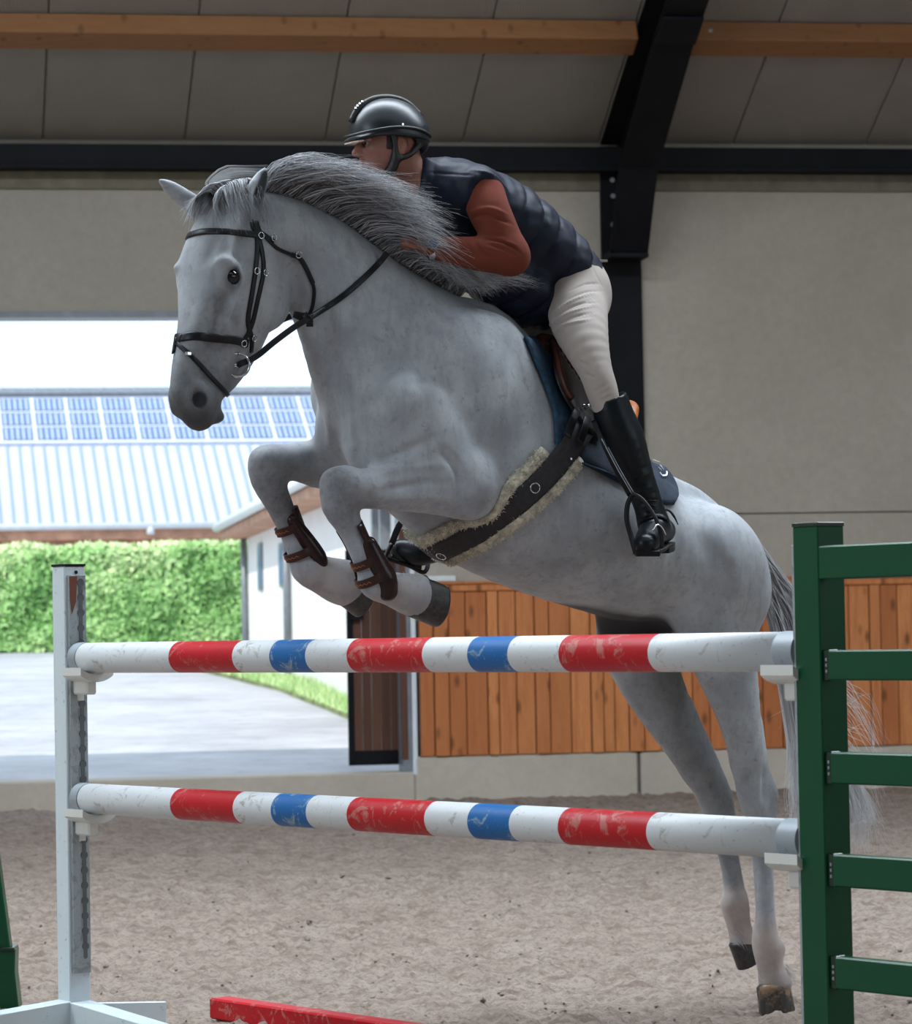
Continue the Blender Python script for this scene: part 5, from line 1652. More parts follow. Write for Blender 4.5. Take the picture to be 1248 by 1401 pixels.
strap('rein', [(Vector(q[:3]), Vector(q[3:])) for q in c6], 0.019, BL, reins, 0.006)
# martingale fork meeting the rein
strap('martingale_fork', [(HP(x, y, 0.115), Vector(viewn)) for x, y in ((402, 430), (415, 434), (424, 440))], [0.02, 0.03, 0.024], BL, reins, 0.006)
strap('martingale_ring', [(HP(x, y, 0.12), Vector(viewn)) for x, y in ((416, 430), (424, 438), (424, 447))], 0.022, BL, reins, 0.010)
strap('curb_chain', [(HP(x, y, 0.06), Vector(viewn)) for x, y in ((342, 496), (338, 508), (330, 516), (325, 514))], 0.004, BL, reins, 0.004)

# girth with sheepskin: a plane through the trunk seen from (755,612) to (600,755)
girth = hroot_('girth', HP(680, 690), 'dark girth with cream sheepskin edges round the belly of the horse', 'girth')
def offs(pn, d):
    """shift a surface path sideways (m) across its own direction, and put it back on the body"""
    out = []
    P = [p for p, _ in pn]; N = len(P)
    for i_ in range(N):
        t = (P[min(i_ + 1, N - 1)] - P[max(i_ - 1, 0)]).normalized(); n_ = pn[i_][1]
        dd = d[i_] if hasattr(d, '__len__') else d
        out.append(snap(P[i_] + t.cross(n_) * dd, 0.0))
    return out
def lifted(pn, l): return [(p + n_ * l, n_) for p, n_ in pn]
g0 = smooth_pn(strap_pts([(800, 575), (785, 600), (768, 625), (742, 655), (700, 692), (655, 724), (620, 742), (598, 752)], 46, 0.0), 3)
# carry on under the belly to the far side
g1 = [snap(Vector((p.x, -p.y, p.z)), 0.0) for p, _ in g0]
bot = g0[-1][0]; bot2 = g1[-1][0]
under = []
for i_ in range(1, 12):
    q = bot.lerp(bot2, i_ / 12.0); r = HB.ray_cast(q - Vector((0, 0, 0.4)), Vector((0, 0, 1)))
    if r[0] is not None: under.append((r[0], r[1]))
gp_ = smooth_pn(g0 + under + g1[::-1], 4)
strap('belly_band', [(p + n_ * (0.040 - 0.022 * min(1, i_ / 12)), n_) for i_, (p, n_) in enumerate(gp_)], [0.078] * len(gp_), MT['webbing'], girth, 0.012)
def fleece_roll(name, pn, rad, seed):
    P = [p + n_ * 0.006 for p, n_ in pn]
    ups = [n_ for _, n_ in pn]
    v, f = tube_data(P, [rad] * len(P), 12, True, 0.62, ups)
    o = mesh(name, v, f, MT['fleece'], girth, True)
    r_ = random.Random(seed); tufts = []
    for i_ in range(5200):
        j = r_.randint(1, len(P) - 2); f_ = r_.random()
        c = P[j].lerp(P[j + 1], f_); n_ = ups[j]; t = (P[j + 1] - P[j]).normalized(); b_ = t.cross(n_)
        a_ = r_.uniform(-0.3, math.pi + 0.3)
        d = b_ * math.cos(a_) + n_ * 0.62 * math.sin(a_)
        p = c + d * rad * 0.93
        c1 = Vector((r_.gauss(0, 1), r_.gauss(0, 1), r_.gauss(0, 1))) * 0.004
        tufts.append(([np.array(p), np.array(p + d.normalized() * 0.0035 + c1 * .6), np.array(p + d.normalized() * 0.0055 + c1)], 0.0018, 0, 0))
    Vs = []; 
    h_ = hair_mesh('fleece_tuft', tufts, o); h_.data.materials.clear(); h_.data.materials.append(MT['fleece'])
    return o
nG = len(gp_)
fleece_roll('fleece_edge', offs(gp_[10:], -0.052), 0.021, 1)
fleece_roll('fleece_edge', offs(gp_[15:], 0.056), 0.022, 2)
for px, py in ((727, 667), (608, 750)):
    h_, n_ = hit(px, py)
    if h_ is not None: ring('d_ring', h_ + n_ * 0.034, n_, 0.016, 0.002, MT['steel_bright'], girth, 16)

# ---------------------------------------------------------------- saddle pad, saddle
pad = hroot_('saddle_pad', HP(790, 600), 'navy saddle pad with rounded rear corner under the saddle', 'saddle pad')
def patch(name, poly_px, mat, parent, lift, th=0.006, nu=26, nv=26, both=True, bumpf=None, lab=None):
    """sheet laid on the body between two edge curves given as picture paths: poly_px = (front path, rear path)"""
    A, B = [catmull([(a, b, 0) for a, b in c_], nv) for c_ in poly_px]
    G = []
    for j in range(nv):
        row = []
        for i_ in range(nu):
            q = A[j] * (1 - i_ / (nu - 1)) + B[j] * (i_ / (nu - 1))
            h_, n_ = hit(q[0], q[1])
            row.append((h_, n_))
        G.append(row)
    vs, fs = [], []
    ok = lambda j, i_: G[j][i_][0] is not None
    idx = {}
    for side in ((1, -1) if both else (1,)):
        for j in range(nv):
            for i_ in range(nu):
                if not ok(j, i_): continue
                p, n_ = G[j][i_]
                n_ = Vector(n_); 
                if n_.dot(Vector(viewn)) < 0: n_ = -n_
                e_ = 1.0 if 0 < i_ < nu - 1 and 0 < j < nv - 1 else 0.0
                l_ = lift + (bumpf(i_ / (nu - 1), j / (nv - 1)) if bumpf else 0)
                for lay in (0, 1):
                    q = p + n_ * ((l_ + th * e_) if lay else max(0.0, l_ * 0.2) if not e_ else l_ * 0.4)
                    if side < 0: q = Vector((q.x, -q.y, q.z))
                    idx[(side, j, i_, lay)] = len(vs); vs.append(q)
        for j in range(nv - 1):
            for i_ in range(nu - 1):
                cs = [(j, i_), (j, i_ + 1), (j + 1, i_ + 1), (j + 1, i_)]
                if all(ok(*c_) for c_ in cs):
                    fs.append(tuple(idx[(side, c_[0], c_[1], 1)] for c_ in cs))
    bm = bmesh.new(); bv_ = [bm.verts.new(v) for v in vs]
    for f_ in fs: bm.faces.new([bv_[q] for q in f_])
    bmesh.ops.delete(bm, geom=[v for v in bm.verts if not v.link_faces], context='VERTS')
    for v in bm.verts: pass
    bmesh.ops.recalc_face_normals(bm, faces=bm.faces)
    me = bpy.data.meshes.new(name); bm.to_mesh(me); bm.free()
    o = link(name, me, mat, parent, True)
    md = o.modifiers.new('thickness', 'SOLIDIFY'); md.thickness = th * 1.5; md.offset = -0.2
    if lab: o['label'] = lab
    return o
# ---------------------------------------------------------------- saddle pad and saddle on the horse
tp = patch('quilted_front', ([(715, 462), (726, 490), (742, 528), (754, 562), (757, 590), (758, 608)], [(752, 470), (768, 510), (782, 550), (792, 580), (797, 600), (794, 622)]), MT['teal'], pad, 0.008, 0.008,
           bumpf=lambda a, b: 0.002 * math.sin(a * 40) * math.sin(b * 60))
nv_ = patch('pad_body', ([(752, 480), (768, 515), (782, 550), (790, 580), (792, 604), (785, 630)], [(862, 612), (872, 622), (884, 640), (892, 655), (896, 672), (898, 688)]), MT['navy'], pad, 0.006, 0.007)
patch('rear_corner', ([(862, 612), (874, 630), (884, 650), (890, 665), (893, 680), (890, 690)], [(896, 636), (906, 644), (916, 656), (922, 668), (924, 680), (918, 692)]), MT['navy'], pad, 0.008, 0.008)
def ribbon_mark(name, pix, w, mat, parent, lift, th=0.0015, n=20):
    return strap(name, smooth_pn(strap_pts(pix, n, lift), 1), w, mat, parent, th)
MT['thread'] = plain('white_thread', (0.72, 0.75, 0.80), 0.7)
# emblem on the pad corner: open ring and two leaning strokes
em = ribbon_mark('emblem', [(905, 652), (904, 657), (899, 659), (896, 655)], 0.007, MT['thread'], pad, 0.028, n=14)
ribbon_mark('emblem', [(893, 646), (898, 651)], 0.003, MT['thread'], pad, 0.028, n=4)
ribbon_mark('emblem', [(896, 644), (901, 650)], 0.003, MT['thread'], pad, 0.028, n=4)
ribbon_mark('emblem', [(892, 636), (896, 641)], 0.006, MT['thread'], pad, 0.028, n=4)
ribbon_mark('piping', [(757, 608), (785, 631), (820, 645), (860, 662)], 0.006, MT['teal'], pad, 0.016, n=24)

saddle = hroot_('saddle', HP(790, 520), 'dark brown leather jumping saddle with tan piping and steel stirrups', 'saddle')
FS = Field((0.30, -0.34, 1.55), (1.15, 0.34, 2.50), 0.006)
FS.chain([(HP(752, 482, 0), 0.055, 1.4), (HP(785, 530, 0), 0.050, 2.4), (HP(815, 562, 0), 0.048, 3.0), (HP(838, 570, 0), 0.045, 2.4), (HP(848, 563, 0), 0.030, 2.4)], 0.03, W_)
FS.chain([(HP(748, 474, 0.0), 0.034, 1), (HP(742, 466, 0.045), 0.026, 1), (HP(742, 478, 0.085), 0.022, 1)], 0.02)
FS.chain([(HP(748, 474, 0.0), 0.034, 1), (HP(748, 474, -0.06), 0.026, 1)], 0.02)
vS, qS = FS.nets(); vS = smooth(vS, qS, 2)
npmesh('seat', vS, qS, MT['brown_leather'], saddle)
FC = Field((0.30, -0.34, 1.75), (0.75, 0.34, 2.35), 0.006)
CT = HP(857, 556, 0)
FC.chain([(CT + Vector((0.05, -0.11, -0.05)), 0.018, 1), (CT + Vector((0.012, -0.07, -0.012)), 0.020, 1), (CT, 0.021, 1), (CT + Vector((0.008, 0.05, -0.010)), 0.020, 1), (CT + Vector((0.05, 0.10, -0.05)), 0.018, 1)], 0.02)
MT['tan'] = leather('tan_leather', (0.42, 0.13, 0.035), 0.45)
vS, qS = FC.nets()
o = npmesh('cantle', vS, qS, MT['tan'], saddle); o['label'] = 'orange tan cantle edge'
# flaps: leather sheets standing off the pad, curved front edge
flapA = [(737, 468), (742, 490), (745, 515), (757, 545), (776, 575), (798, 600)]
flapB = [(790, 500), (800, 520), (812, 545), (815, 570), (815, 590), (812, 606)]
patch('flap', (flapA, flapB), MT['dark_brown'], saddle, 0.036, 0.006, bumpf=lambda a, b: 0.012 * math.exp(-((a - 0.15) / 0.15) ** 2) * (1 - b))
ribbon_mark('knee_roll', [(740, 468), (743, 490), (748, 515), (758, 540), (768, 556)], 0.020, MT['brown_leather'], saddle, 0.054, 0.016)
ribbon_mark('flap_piping', [(770, 470), (788, 495), (800, 522), (808, 552), (812, 580), (813, 600)], 0.006, MT['brown_leather'], saddle, 0.050, 0.006, 30)
ribbon_mark('pommel_edge', [(738, 460), (740, 470), (741, 482)], 0.024, MT['brown_leather'], saddle, 0.035, 0.014, 8)
for (a_, b_) in (((776, 570), (764, 604)), ((790, 580), (780, 612))):
    ribbon_mark('billet', [a_, ((a_[0] + b_[0]) / 2, (a_[1] + b_[1]) / 2), b_], 0.028, MT['black_leather'], saddle, 0.050, 0.004, 10)
for px, py in ((783, 567), (788, 567), (768, 631)):
    h_, n_ = hit(px, py)
    if n_.dot(Vector(viewn)) < 0: n_ = -n_
    box('buckle', h_ + n_ * 0.056, (AX, AY, AZ), (0.004, 0.004, 0.004), MT['steel_bright'], saddle, 0.001)
# stirrup leather and iron, near side
V_ = Vector(viewn)
def free_strap(name, pix, width, mat, parent, th=0.003):
    P = catmull([tuple(HP(*p)) for p in pix], 24)
    return strap(name, [(Vector(p), V_) for p in P], width, mat, parent, th)
free_strap('stirrup_leather', [(812, 575, 0.37), (826, 608, 0.425), (844, 645, 0.45), (862, 678, 0.46)], 0.016, MT['black_leather'], saddle)
free_strap('leather_edge', [(823, 600, 0.425), (844, 640, 0.455), (865, 676, 0.465)], 0.003, MT['cap_grey'], saddle, 0.004)
free_strap('leather_edge', [(832, 612, 0.43), (850, 645, 0.457), (867, 674, 0.467)], 0.003, MT['cap_grey'], saddle, 0.004)
def iron(pts, rads, name='stirrup', mat=MT['black']):
    return tube(name, [Vector(p) for p in catmull([tuple(HP(*q)) for q in pts], 34)], rads, mat, saddle, 8)
st_n = iron([(866, 676, .47), (859, 690, .46), (858, 712, .46), (864, 735, .47), (870, 757, .50)], 0.0085)
tube('stirrup_arch', [Vector(p) for p in catmull([tuple(HP(*q)) for q in ((866, 676, .47), (878, 682, .50), (892, 700, .53), (900, 716, .55), (906, 738, .56), (905, 750, .56))], 24)], 0.0065, MT['black'], saddle, 8)
tube('stirrup_branch', [Vector(p) for p in catmull([tuple(HP(*q)) for q in ((893, 726, .565), (899, 718, .565), (906, 722, .565), (911, 732, .565))], 12)], 0.003, MT['steel_bright'], saddle, 6)
box('stirrup_tread', HP(886, 757, 0.53), (cam_l, V_, AZ), (0.040, 0.030, 0.010), MT['black'], saddle, 0.004)
# far side
free_strap('stirrup_leather', [(800, 560, -0.30), (620, 650, -0.44), (572, 690, -0.47), (548, 716, -0.47), (536, 744, -0.47)], 0.022, MT['black_leather'], saddle)
tube('stirrup', [Vector(p) for p in catmull([tuple(HP(*q)) for q in ((536, 744, -.47), (529, 758, -.47), (530, 764, -.47), (560, 774, -.47), (580, 783, -.47), (586, 770, -.50), (584, 762, -.52))], 30)], 0.008, MT['black'], saddle, 8)
box('stirrup_tread', HP(556, 769, -0.50), (cam_l * 0.95 - AZ * 0.3, V_, AZ), (0.055, 0.03, 0.010), MT['black'], saddle, 0.004)

# ---------------------------------------------------------------- leg boots on the forelegs
MT['boot_shell'] = leather('brown_boot_shell', (0.030, 0.014, 0.014), 0.22)
MT['boot_strap'] = leather('brown_boot_strap', (0.055, 0.024, 0.020), 0.4)
def wrap(name, pts, rads, a0, a1, mat, parent, ref, th=0.005, ns=28, cap=0.0):
    """partly open sleeve round a limb; angles from ref direction"""
    n = 16
    A = catmull([tuple(p) + (r,) for p, r in zip(pts, rads)], n)
    P = [Vector(q[:3]) for q in A]; vs, fs = [], []
    for i_ in range(n):
        t = (P[min(i_ + 1, n - 1)] - P[max(i_ - 1, 0)]).normalized()
        u_ = (ref - t * ref.dot(t)).normalized(); w_ = t.cross(u_)
        for lay in (0, th):
            for j in range(ns + 1):
                a_ = a0 + (a1 - a0) * j / ns
                vs.append(P[i_] + (u_ * math.cos(a_) + w_ * math.sin(a_)) * (A[i_][3] + lay))
    m = 2 * (ns + 1)
    for i_ in range(n - 1):
        for j in range(ns):
            fs.append((i_ * m + ns + 1 + j, i_ * m + ns + 2 + j, (i_ + 1) * m + ns + 2 + j, (i_ + 1) * m + ns + 1 + j))
            fs.append((i_ * m + j, (i_ + 1) * m + j, (i_ + 1) * m + j + 1, i_ * m + j + 1))
        for j in (0, ns):
            fs.append((i_ * m + j, i_ * m + ns + 1 + j, (i_ + 1) * m + ns + 1 + j, (i_ + 1) * m + j))
    for i_ in (0, n - 1):
        for j in range(ns):
            fs.append((i_ * m + j, i_ * m + j + 1, i_ * m + ns + 2 + j, i_ * m + ns + 1 + j))
    bm = bmesh.new(); bv_ = [bm.verts.new(v) for v in vs]
    for f_ in fs: bm.faces.new([bv_[q] for q in f_])
    bmesh.ops.remove_doubles(bm, verts=bm.verts, dist=1e-5)
    return finish(bm, name, mat, parent, smooth=True)
CAMR = Vector(cam_l)
def legboot(path, v, rads, straps, label, lobe):
    root = hroot_('tendon_boot', HP(path[1][0], path[1][1], v), label, 'horse boot')
    P = [HP(x, y, v) for x, y in path]
    wrap('shell', P, rads, -2.6, 0.8, MT['boot_shell'], root, CAMR)
    F_ = Field(np.array(HP(lobe[0], lobe[1], v)) - 0.13, np.array(HP(lobe[0], lobe[1], v)) + 0.13, 0.005)
    F_.chain([(HP(x, y, v + .028), r, 1) for x, y, r in lobe[2]], 0.02)
    a_, b_ = F_.nets(); npmesh('fetlock_cup', a_, b_, MT['boot_shell'], root)
    for (x0, y0, x1, y1, r) in straps:
        c = HP((x0 + x1) / 2, (y0 + y1) / 2, v)
        t = (P[-1] - P[0]).normalized()
        s_ = wrap('strap', [c - t * 0.014, c, c + t * 0.014], [r, r + 0.001, r], 0, 2 * math.pi, MT['boot_strap'], root, CAMR, 0.004, 36)
        for k_ in (-1, 1):
            wrap('strap_edge', [c + t * (0.0125 * k_ - 0.001), c + t * (0.0125 * k_), c + t * (0.0125 * k_ + 0.001)], [r + .004] * 3, 0, 2 * math.pi, MT['brown_leather'], s_, CAMR, 0.0012, 36)
        # raised chevrons along the strap
        bm = bmesh.new()
        for q in range(9):
            aa = math.pi * 0.55 + q * 0.30
            u_ = (CAMR - t * CAMR.dot(t)).normalized(); w_ = t.cross(u_)
            d = u_ * math.cos(aa) + w_ * math.sin(aa); tn = -u_ * math.sin(aa) + w_ * math.cos(aa)
            for sg in (-1, 1):
                bmesh_box(bm, c + d * (r + 0.0058) + tn * (0.0035 * sg), (tn + t * 0.8 * sg).normalized(), d, (t - tn * 0.8 * sg).normalized(), 0.0045, 0.0008, 0.0010)
        finish(bm, 'chevrons', MT['tan'], s_, kind='stuff')
    return root
legboot([(476, 722), (488, 745), (497, 768), (507, 792)], vn, [0.046, 0.042, 0.041, 0.052],
        [(500, 767, 500, 769, 0.043), (509, 790, 509, 790, 0.051)], 'brown tendon boot on the near foreleg with two strap bands', (520, 790, [(505, 745, 0.026), (516, 770, 0.034), (526, 792, 0.040), (530, 808, 0.034)]))
legboot([(388, 700), (399, 726), (408, 750), (417, 770)], vf, [0.045, 0.042, 0.041, 0.050],
        [(396, 722, 396, 722, 0.043), (410, 756, 410, 756, 0.047)], 'brown tendon boot on the far foreleg with two strap bands', (425, 755, [(400, 712, 0.022), (418, 738, 0.028), (434, 762, 0.030), (440, 776, 0.022)]))

# ---------------------------------------------------------------- the rider
rider = hroot_('person', HP(800, 470, 0), 'rider in black helmet, navy quilted vest, rust sweater and pale breeches crouching over the horse', 'person')
def fabric(name, c, c2, rough=0.9, fs_=90, bump=0.4, sheen=0.0):
    k = M(name, rough, 0, 0.2)
    k.color(k.mix(k.ramp(k.noise(5, 4), [(0.3, 0.0), (0.7, 1.0)]), c, c2)); k.bump(k.noise(fs_, 4, 0.7), bump, 0.0015)
    k.b.inputs['Sheen Weight'].default_value = sheen
    return k.done()
MT['skin'] = plain('skin', (0.25, 0.10, 0.068), 0.55, 0, 0.10, 14, 0.15, 120)
MT['knit'] = fabric('rust_knit', (0.125, 0.030, 0.018), (0.165, 0.042, 0.026), 0.95, 380, 0.7, 0.0)
MT['vest'] = fabric('navy_quilted_nylon', (0.006, 0.009, 0.020), (0.010, 0.014, 0.030), 0.55, 40, 0.2, 0.0)
MT['breech'] = fabric('pale_breeches', (0.34, 0.295, 0.265), (0.40, 0.355, 0.325), 0.85, 500, 0.2)
MT['riding_boot'] = leather('black_riding_boot', (0.006, 0.009, 0.012), 0.36, 12)
MT['helmet'] = plain('black_helmet_shell', (0.008, 0.014, 0.020), 0.38, 0, 0.2, 30, 0.05, 200)
MT['helmet_trim'] = plain('black_matte_trim', (0.006, 0.006, 0.007), 0.5)
def VX(a_, b_, c_): return (a_, b_, c_)
def wave_sculpt(V, N, strokes):
    tree = None
    for pts, rad, amt in strokes:
        P = np.array([tuple(HP(*p)) for p in pts]); P = np.array(catmull(P, 24)) if len(P) > 2 else P
        d = seg_dist(V, P)
        V = V + N * (np.exp(-(d / rad) ** 2) * amt)[:, None]
    return V
def surf_stroke(V, Q, strokes):
    T = bvh_of(V, Q); N = vnormals(V, Q)
    for pts, rad, amt in strokes:
        P = []
        for q in catmull([(a, b, 0) for a, b in pts], 20) if len(pts) > 2 else [np.array(pts[0] + (0,)) * (1 - t) + np.array(pts[1] + (0,)) * t for t in np.linspace(0, 1, 14)]:
            h_, _n = hit(q[0], q[1], T)
            if h_ is not None: P.append(h_)
        if len(P) < 2: continue
        n_ = len(P); F_ = np.zeros(len(V))
        for i_, p in enumerate(P):
            t = i_ / (n_ - 1); w_ = min(1.0, 0.2 + 3.0 * min(t, 1 - t))
            np.maximum(F_, np.exp(-(np.linalg.norm(V - np.array(p), axis=1) / rad) ** 2) * w_, out=F_)
        V = V + N * (F_ * amt)[:, None]
    return V
# --- breeches: pelvis and thighs
hipc = HP(790, 392, 0)
def mir(p): return Vector((p[0], -p[1], p[2]))
FB = Field((0.50, -0.52, 1.90), (1.15, 0.52, 2.62), 0.0055)
pel = [(HP(772, 368, 0), 0.098, 1.36), (HP(778, 392, 0), 0.106, 1.40), (HP(776, 418, 0), 0.104, 1.45)]
FB.chain(pel, 0.05, W_)
for s in (1, -1):
    c = HP(772, 404, 0.0); FB.ell(Vector((c.x, 0.085 * s, c.z)), ((1, 0, 0), (0, 1, 0), (0, 0, 1)), (0.105, 0.088, 0.110), 0.05)
thn = [(HP(788, 408, 0.10), 0.104, 1), (HP(793, 442, 0.20), 0.094, 1), (HP(803, 475, 0.29), 0.073, 1), (HP(815, 508, 0.345), 0.055, 1), (HP(823, 532, 0.365), 0.052, 1), (HP(830, 556, 0.376), 0.046, 1)]
FB.chain(thn, 0.05)
kneeF = Vector((0.93, -0.385, 2.09))
FB.chain([(mir(thn[0][0]), 0.108, 1), (mir(thn[1][0]).lerp(kneeF, 0.1), 0.098, 1), (mir(thn[2][0]).lerp(kneeF, .35), 0.082, 1), (kneeF, 0.064, 1), (kneeF + Vector((0.0, -.01, -.05)), 0.056, 1)], 0.05)
vB, qB = FB.nets(); vB = smooth(vB, qB, 2)
fold = []
for i_ in range(5):
    y = 402 + i_ * 9
    fold.append(([(735 + i_ * 4, 446 + i_ * 3), (775, y + 14 - i_ * 2), (812, y - 2)], 0.0055, -0.006 if i_ % 2 else 0.007))
for (a_, b_) in (((780, 398), (822, 388)), ((776, 410), (824, 398)), ((770, 425), (820, 414))):
    fold.append(([a_, ((a_[0] + b_[0]) / 2, (a_[1] + b_[1]) / 2 - 4), b_], 0.004, -0.0045))
for (a_, b_) in (((818, 543), (836, 532)), ((822, 549), (838, 540)), ((812, 537), (832, 524)), ((792, 494), (806, 500)), ((800, 512), (814, 516))):
    fold.append(([a_, b_], 0.0035, -0.0045))
fold += [([(830, 372), (835, 420), (834, 480), (836, 522)], 0.003, -0.003), ([(804, 352), (815, 375), (824, 392)], 0.003, -0.003), ([(806, 345), (828, 360)], 0.003, -0.0025)]
vB = surf_stroke(vB, qB, fold)
npmesh('breeches', vB, qB, MT['breech'], rider)
box('pocket_flap', HP(826, 357, 0.055), (Vector(cam_l), V_, AZ), (0.013, 0.012, 0.003), MT['breech'], rider, 0.001)
# --- vest
FVt = Field((0.65, -0.34, 2.15), (1.52, 0.34, 2.98), 0.0055)
tors = [(HP(772, 385, 0), 0.120, 1.40), (HP(752, 362, 0), 0.130, 1.36), (HP(725, 340, 0), 0.136, 1.34), (HP(690, 312, 0), 0.142, 1.36), (HP(652, 290, 0), 0.140, 1.42), (HP(622, 272, 0), 0.122, 1.45), (HP(600, 256, 0), 0.095, 1.3), (HP(590, 250, 0), 0.080, 1.1)]
FVt.chain(tors, 0.04, W_)
# belly of the vest hanging forward
FVt.chain([(HP(628, 352, 0), 0.075, 1.5), (HP(655, 362, 0), 0.09, 1.5), (HP(690, 385, 0), 0.095, 1.6), (HP(722, 412, 0), 0.080, 1.8), (HP(745, 425, 0), 0.06, 2.0)], 0.05, W_)
for s in (1, -1):
    a_ = HP(618, 262, 0); b_ = HP(652, 258, 0.15)
    b2 = Vector((b_.x, b_.y * s, b_.z))
    FVt.chain([(a_, 0.085, 1), (b2, 0.078, 1)], 0.05)
# collar
FVt.chain([(HP(586, 224, 0.05), 0.020, 1), (HP(584, 245, 0.07), 0.020, 1), (HP(580, 285, 0.06), 0.024, 1)], 0.03)
SHN = HP(660, 272, 0.215)
# armholes
for s in (1, -1):
    c = Vector((SHN.x, (SHN.y + 0.03) * s, SHN.z))
    FVt.ell(c, ((1, 0, 0), (0, 1, 0), (0, 0, 1)), (0.088, 0.055, 0.085), 0.012, True)
# hem: cut square to the torso
hemd = (HP(803, 345, 0) - HP(725, 445, 0)).normalized(); hn_ = Vector((hemd.z, 0, -hemd.x))
vV, qV = FVt.nets(); vV = smooth(vV, qV, 2)
nV = vnormals(vV, qV)
ta, tb = np.array(HP(790, 395, 0)), np.array(HP(610, 262, 0)); tdir = (tb - ta); tl_ = np.linalg.norm(tdir); tdir /= tl_
sc = (vV - ta) @ tdir
side = np.array((tdir[2], 0, -tdir[0]))
wob = np.array([mnoise.noise(Vector(v) * 9) for v in vV])
ph = (sc + 0.012 * wob + 0.05 * np.abs(vV[:, 1])) / 0.083
quilt = np.abs(np.sin(ph * math.pi)) ** 0.45
puck = np.array([mnoise.noise(Vector(v) * 28) for v in vV])
inz = np.clip((tl_ * 0.74 - sc) / 0.05, 0, 1)
vV = vV + nV * ((quilt - 0.75) * 0.013 * inz + puck * 0.004 + wob * 0.005)[:, None]
vV = surf_stroke(vV, qV, [([(588, 236), (620, 238), (650, 240)], 0.004, -0.005), ([(600, 262), (612, 290), (622, 308)], 0.005, -0.006), ([(596, 222), (594, 245), (592, 290)], 0.004, -0.005),
                          ([(700, 400), (715, 412), (728, 416)], 0.003, -0.004), ([(640, 232), (672, 238), (690, 255), (697, 270)], 0.006, 0.006)])
npmesh('vest', vV, qV, MT['vest'], rider)
# --- sweater: sleeves plus a strip showing under the vest at the waist
FK = Field((0.65, -0.46, 2.28), (1.55, 0.46, 2.92), 0.005)
sl = [(HP(662, 268, 0.165), 0.070, 1), (HP(670, 290, 0.205), 0.068, 1), (HP(684, 318, 0.24), 0.062, 1), (HP(697, 342, 0.265), 0.056, 1), (HP(700, 352, 0.27), 0.056, 1)]
fa = [(HP(698, 350, 0.27), 0.058, 1), (HP(675, 348, 0.25), 0.060, 1), (HP(645, 346, 0.21), 0.053, 1), (HP(615, 342, 0.165), 0.043, 1), (HP(596, 340, 0.14), 0.037, 1)]
for s in (1, -1):
    FK.chain([(Vector((p.x, p.y * s, p.z)), r, q) for p, r, q in sl], 0.03)
    FK.chain([(Vector((p.x, p.y * s, p.z)), r, q) for p, r, q in fa], 0.03)
FK.chain([(HP(766, 372, 0), 0.100, 1.36), (HP(758, 364, 0), 0.10, 1.36)], 0.02, W_)
vK, qK = FK.nets(); vK = smooth(vK, qK, 2)
vK = surf_stroke(vK, qK, [([(642, 300), (668, 294), (700, 306)], 0.006, -0.010), ([(640, 292), (668, 285), (696, 294)], 0.007, 0.006), ([(655, 318), (672, 320), (690, 322)], 0.005, -0.005),
                          ([(662, 326), (684, 330), (704, 338), (714, 348)], 0.005, -0.010), ([(668, 334), (690, 340), (708, 350)], 0.005, -0.007), ([(650, 330), (660, 345), (672, 352)], 0.005, -0.006),
                          ([(638, 330), (646, 345), (655, 352)], 0.004, -0.004), ([(624, 328), (630, 342)], 0.004, -0.003), ([(676, 330), (700, 334), (716, 348)], 0.005, 0.006)])
npmesh('sweater', vK, qK, MT['knit'], rider)
for s in (1, -1):
    a_, b_ = fa[-1][0].copy(), HP(588, 338, 0.132); a_.y *= s; b_.y *= s
    cyl('cuff', a_.lerp(b_, 0.0), b_, 0.037, MT['knit'], rider, 24, 0.004)
# --- head and neck
YR = math.radians(26)
ru = (HINV.to_3x3() @ Vector((-math.cos(YR), -math.sin(YR), 0))); rv_ = (HINV.to_3x3() @ Vector((math.sin(YR), -math.cos(YR), 0)))
HC = HP(532, 186, 0)
def RP(px, py, v=0.0):
    n_ = HMAT.to_3x3() @ rv_
    return HINV @ on_plane(px, py, (HMAT @ HC) + n_ * v, n_)
RA = (tuple(ru), tuple(rv_), (0, 0, 1))
FH = Field(tuple(np.array(HC) - np.array((0.24, 0.24, 0.34))), tuple(np.array(HC) + np.array((0.24, 0.24, 0.22))), 0.004)
FH.ell(HC + AZ * 0.0, RA, (0.100, 0.078, 0.105), 0.02)
FH.ell(HC + ru * 0.030 - AZ * 0.058, RA, (0.070, 0.060, 0.085), 0.04)           # jaw and cheeks
FH.ell(HC + ru * 0.070 - AZ * 0.115, RA, (0.026, 0.028, 0.022), 0.03)            # chin
FH.chain([(HC + ru * 0.098 - AZ * 0.022, 0.010, 1), (HC + ru * 0.112 - AZ * 0.05, 0.012, 1), (HC + ru * 0.120 - AZ * 0.062, 0.012, 1)], 0.014)
for s in (1, -1):
    FH.ell(HC + ru * 0.106 - AZ * 0.064 + rv_ * (0.012 * s), RA, (0.010, 0.008, 0.008), 0.008)
    FH.ell(HC + ru * 0.094 - AZ * 0.034 + rv_ * (0.033 * s), RA, (0.013, 0.022, 0.012), 0.008, True)    # orbit
    FH.ell(HC + ru * 0.092 - AZ * 0.020 + rv_ * (0.030 * s), RA, (0.010, 0.026, 0.007), 0.012)          # brow
    FH.ell(HC + ru * 0.070 - AZ * 0.048 + rv_ * (0.045 * s), RA, (0.022, 0.016, 0.018), 0.02)           # cheekbone
    e_ = HC - ru * 0.006 - AZ * 0.040 + rv_ * (0.079 * s)
    FH.ell(e_, RA, (0.020, 0.010, 0.032), 0.006); FH.ell(e_ + rv_ * (0.010 * s) + ru * 0.003, RA, (0.010, 0.008, 0.019), 0.005, True)
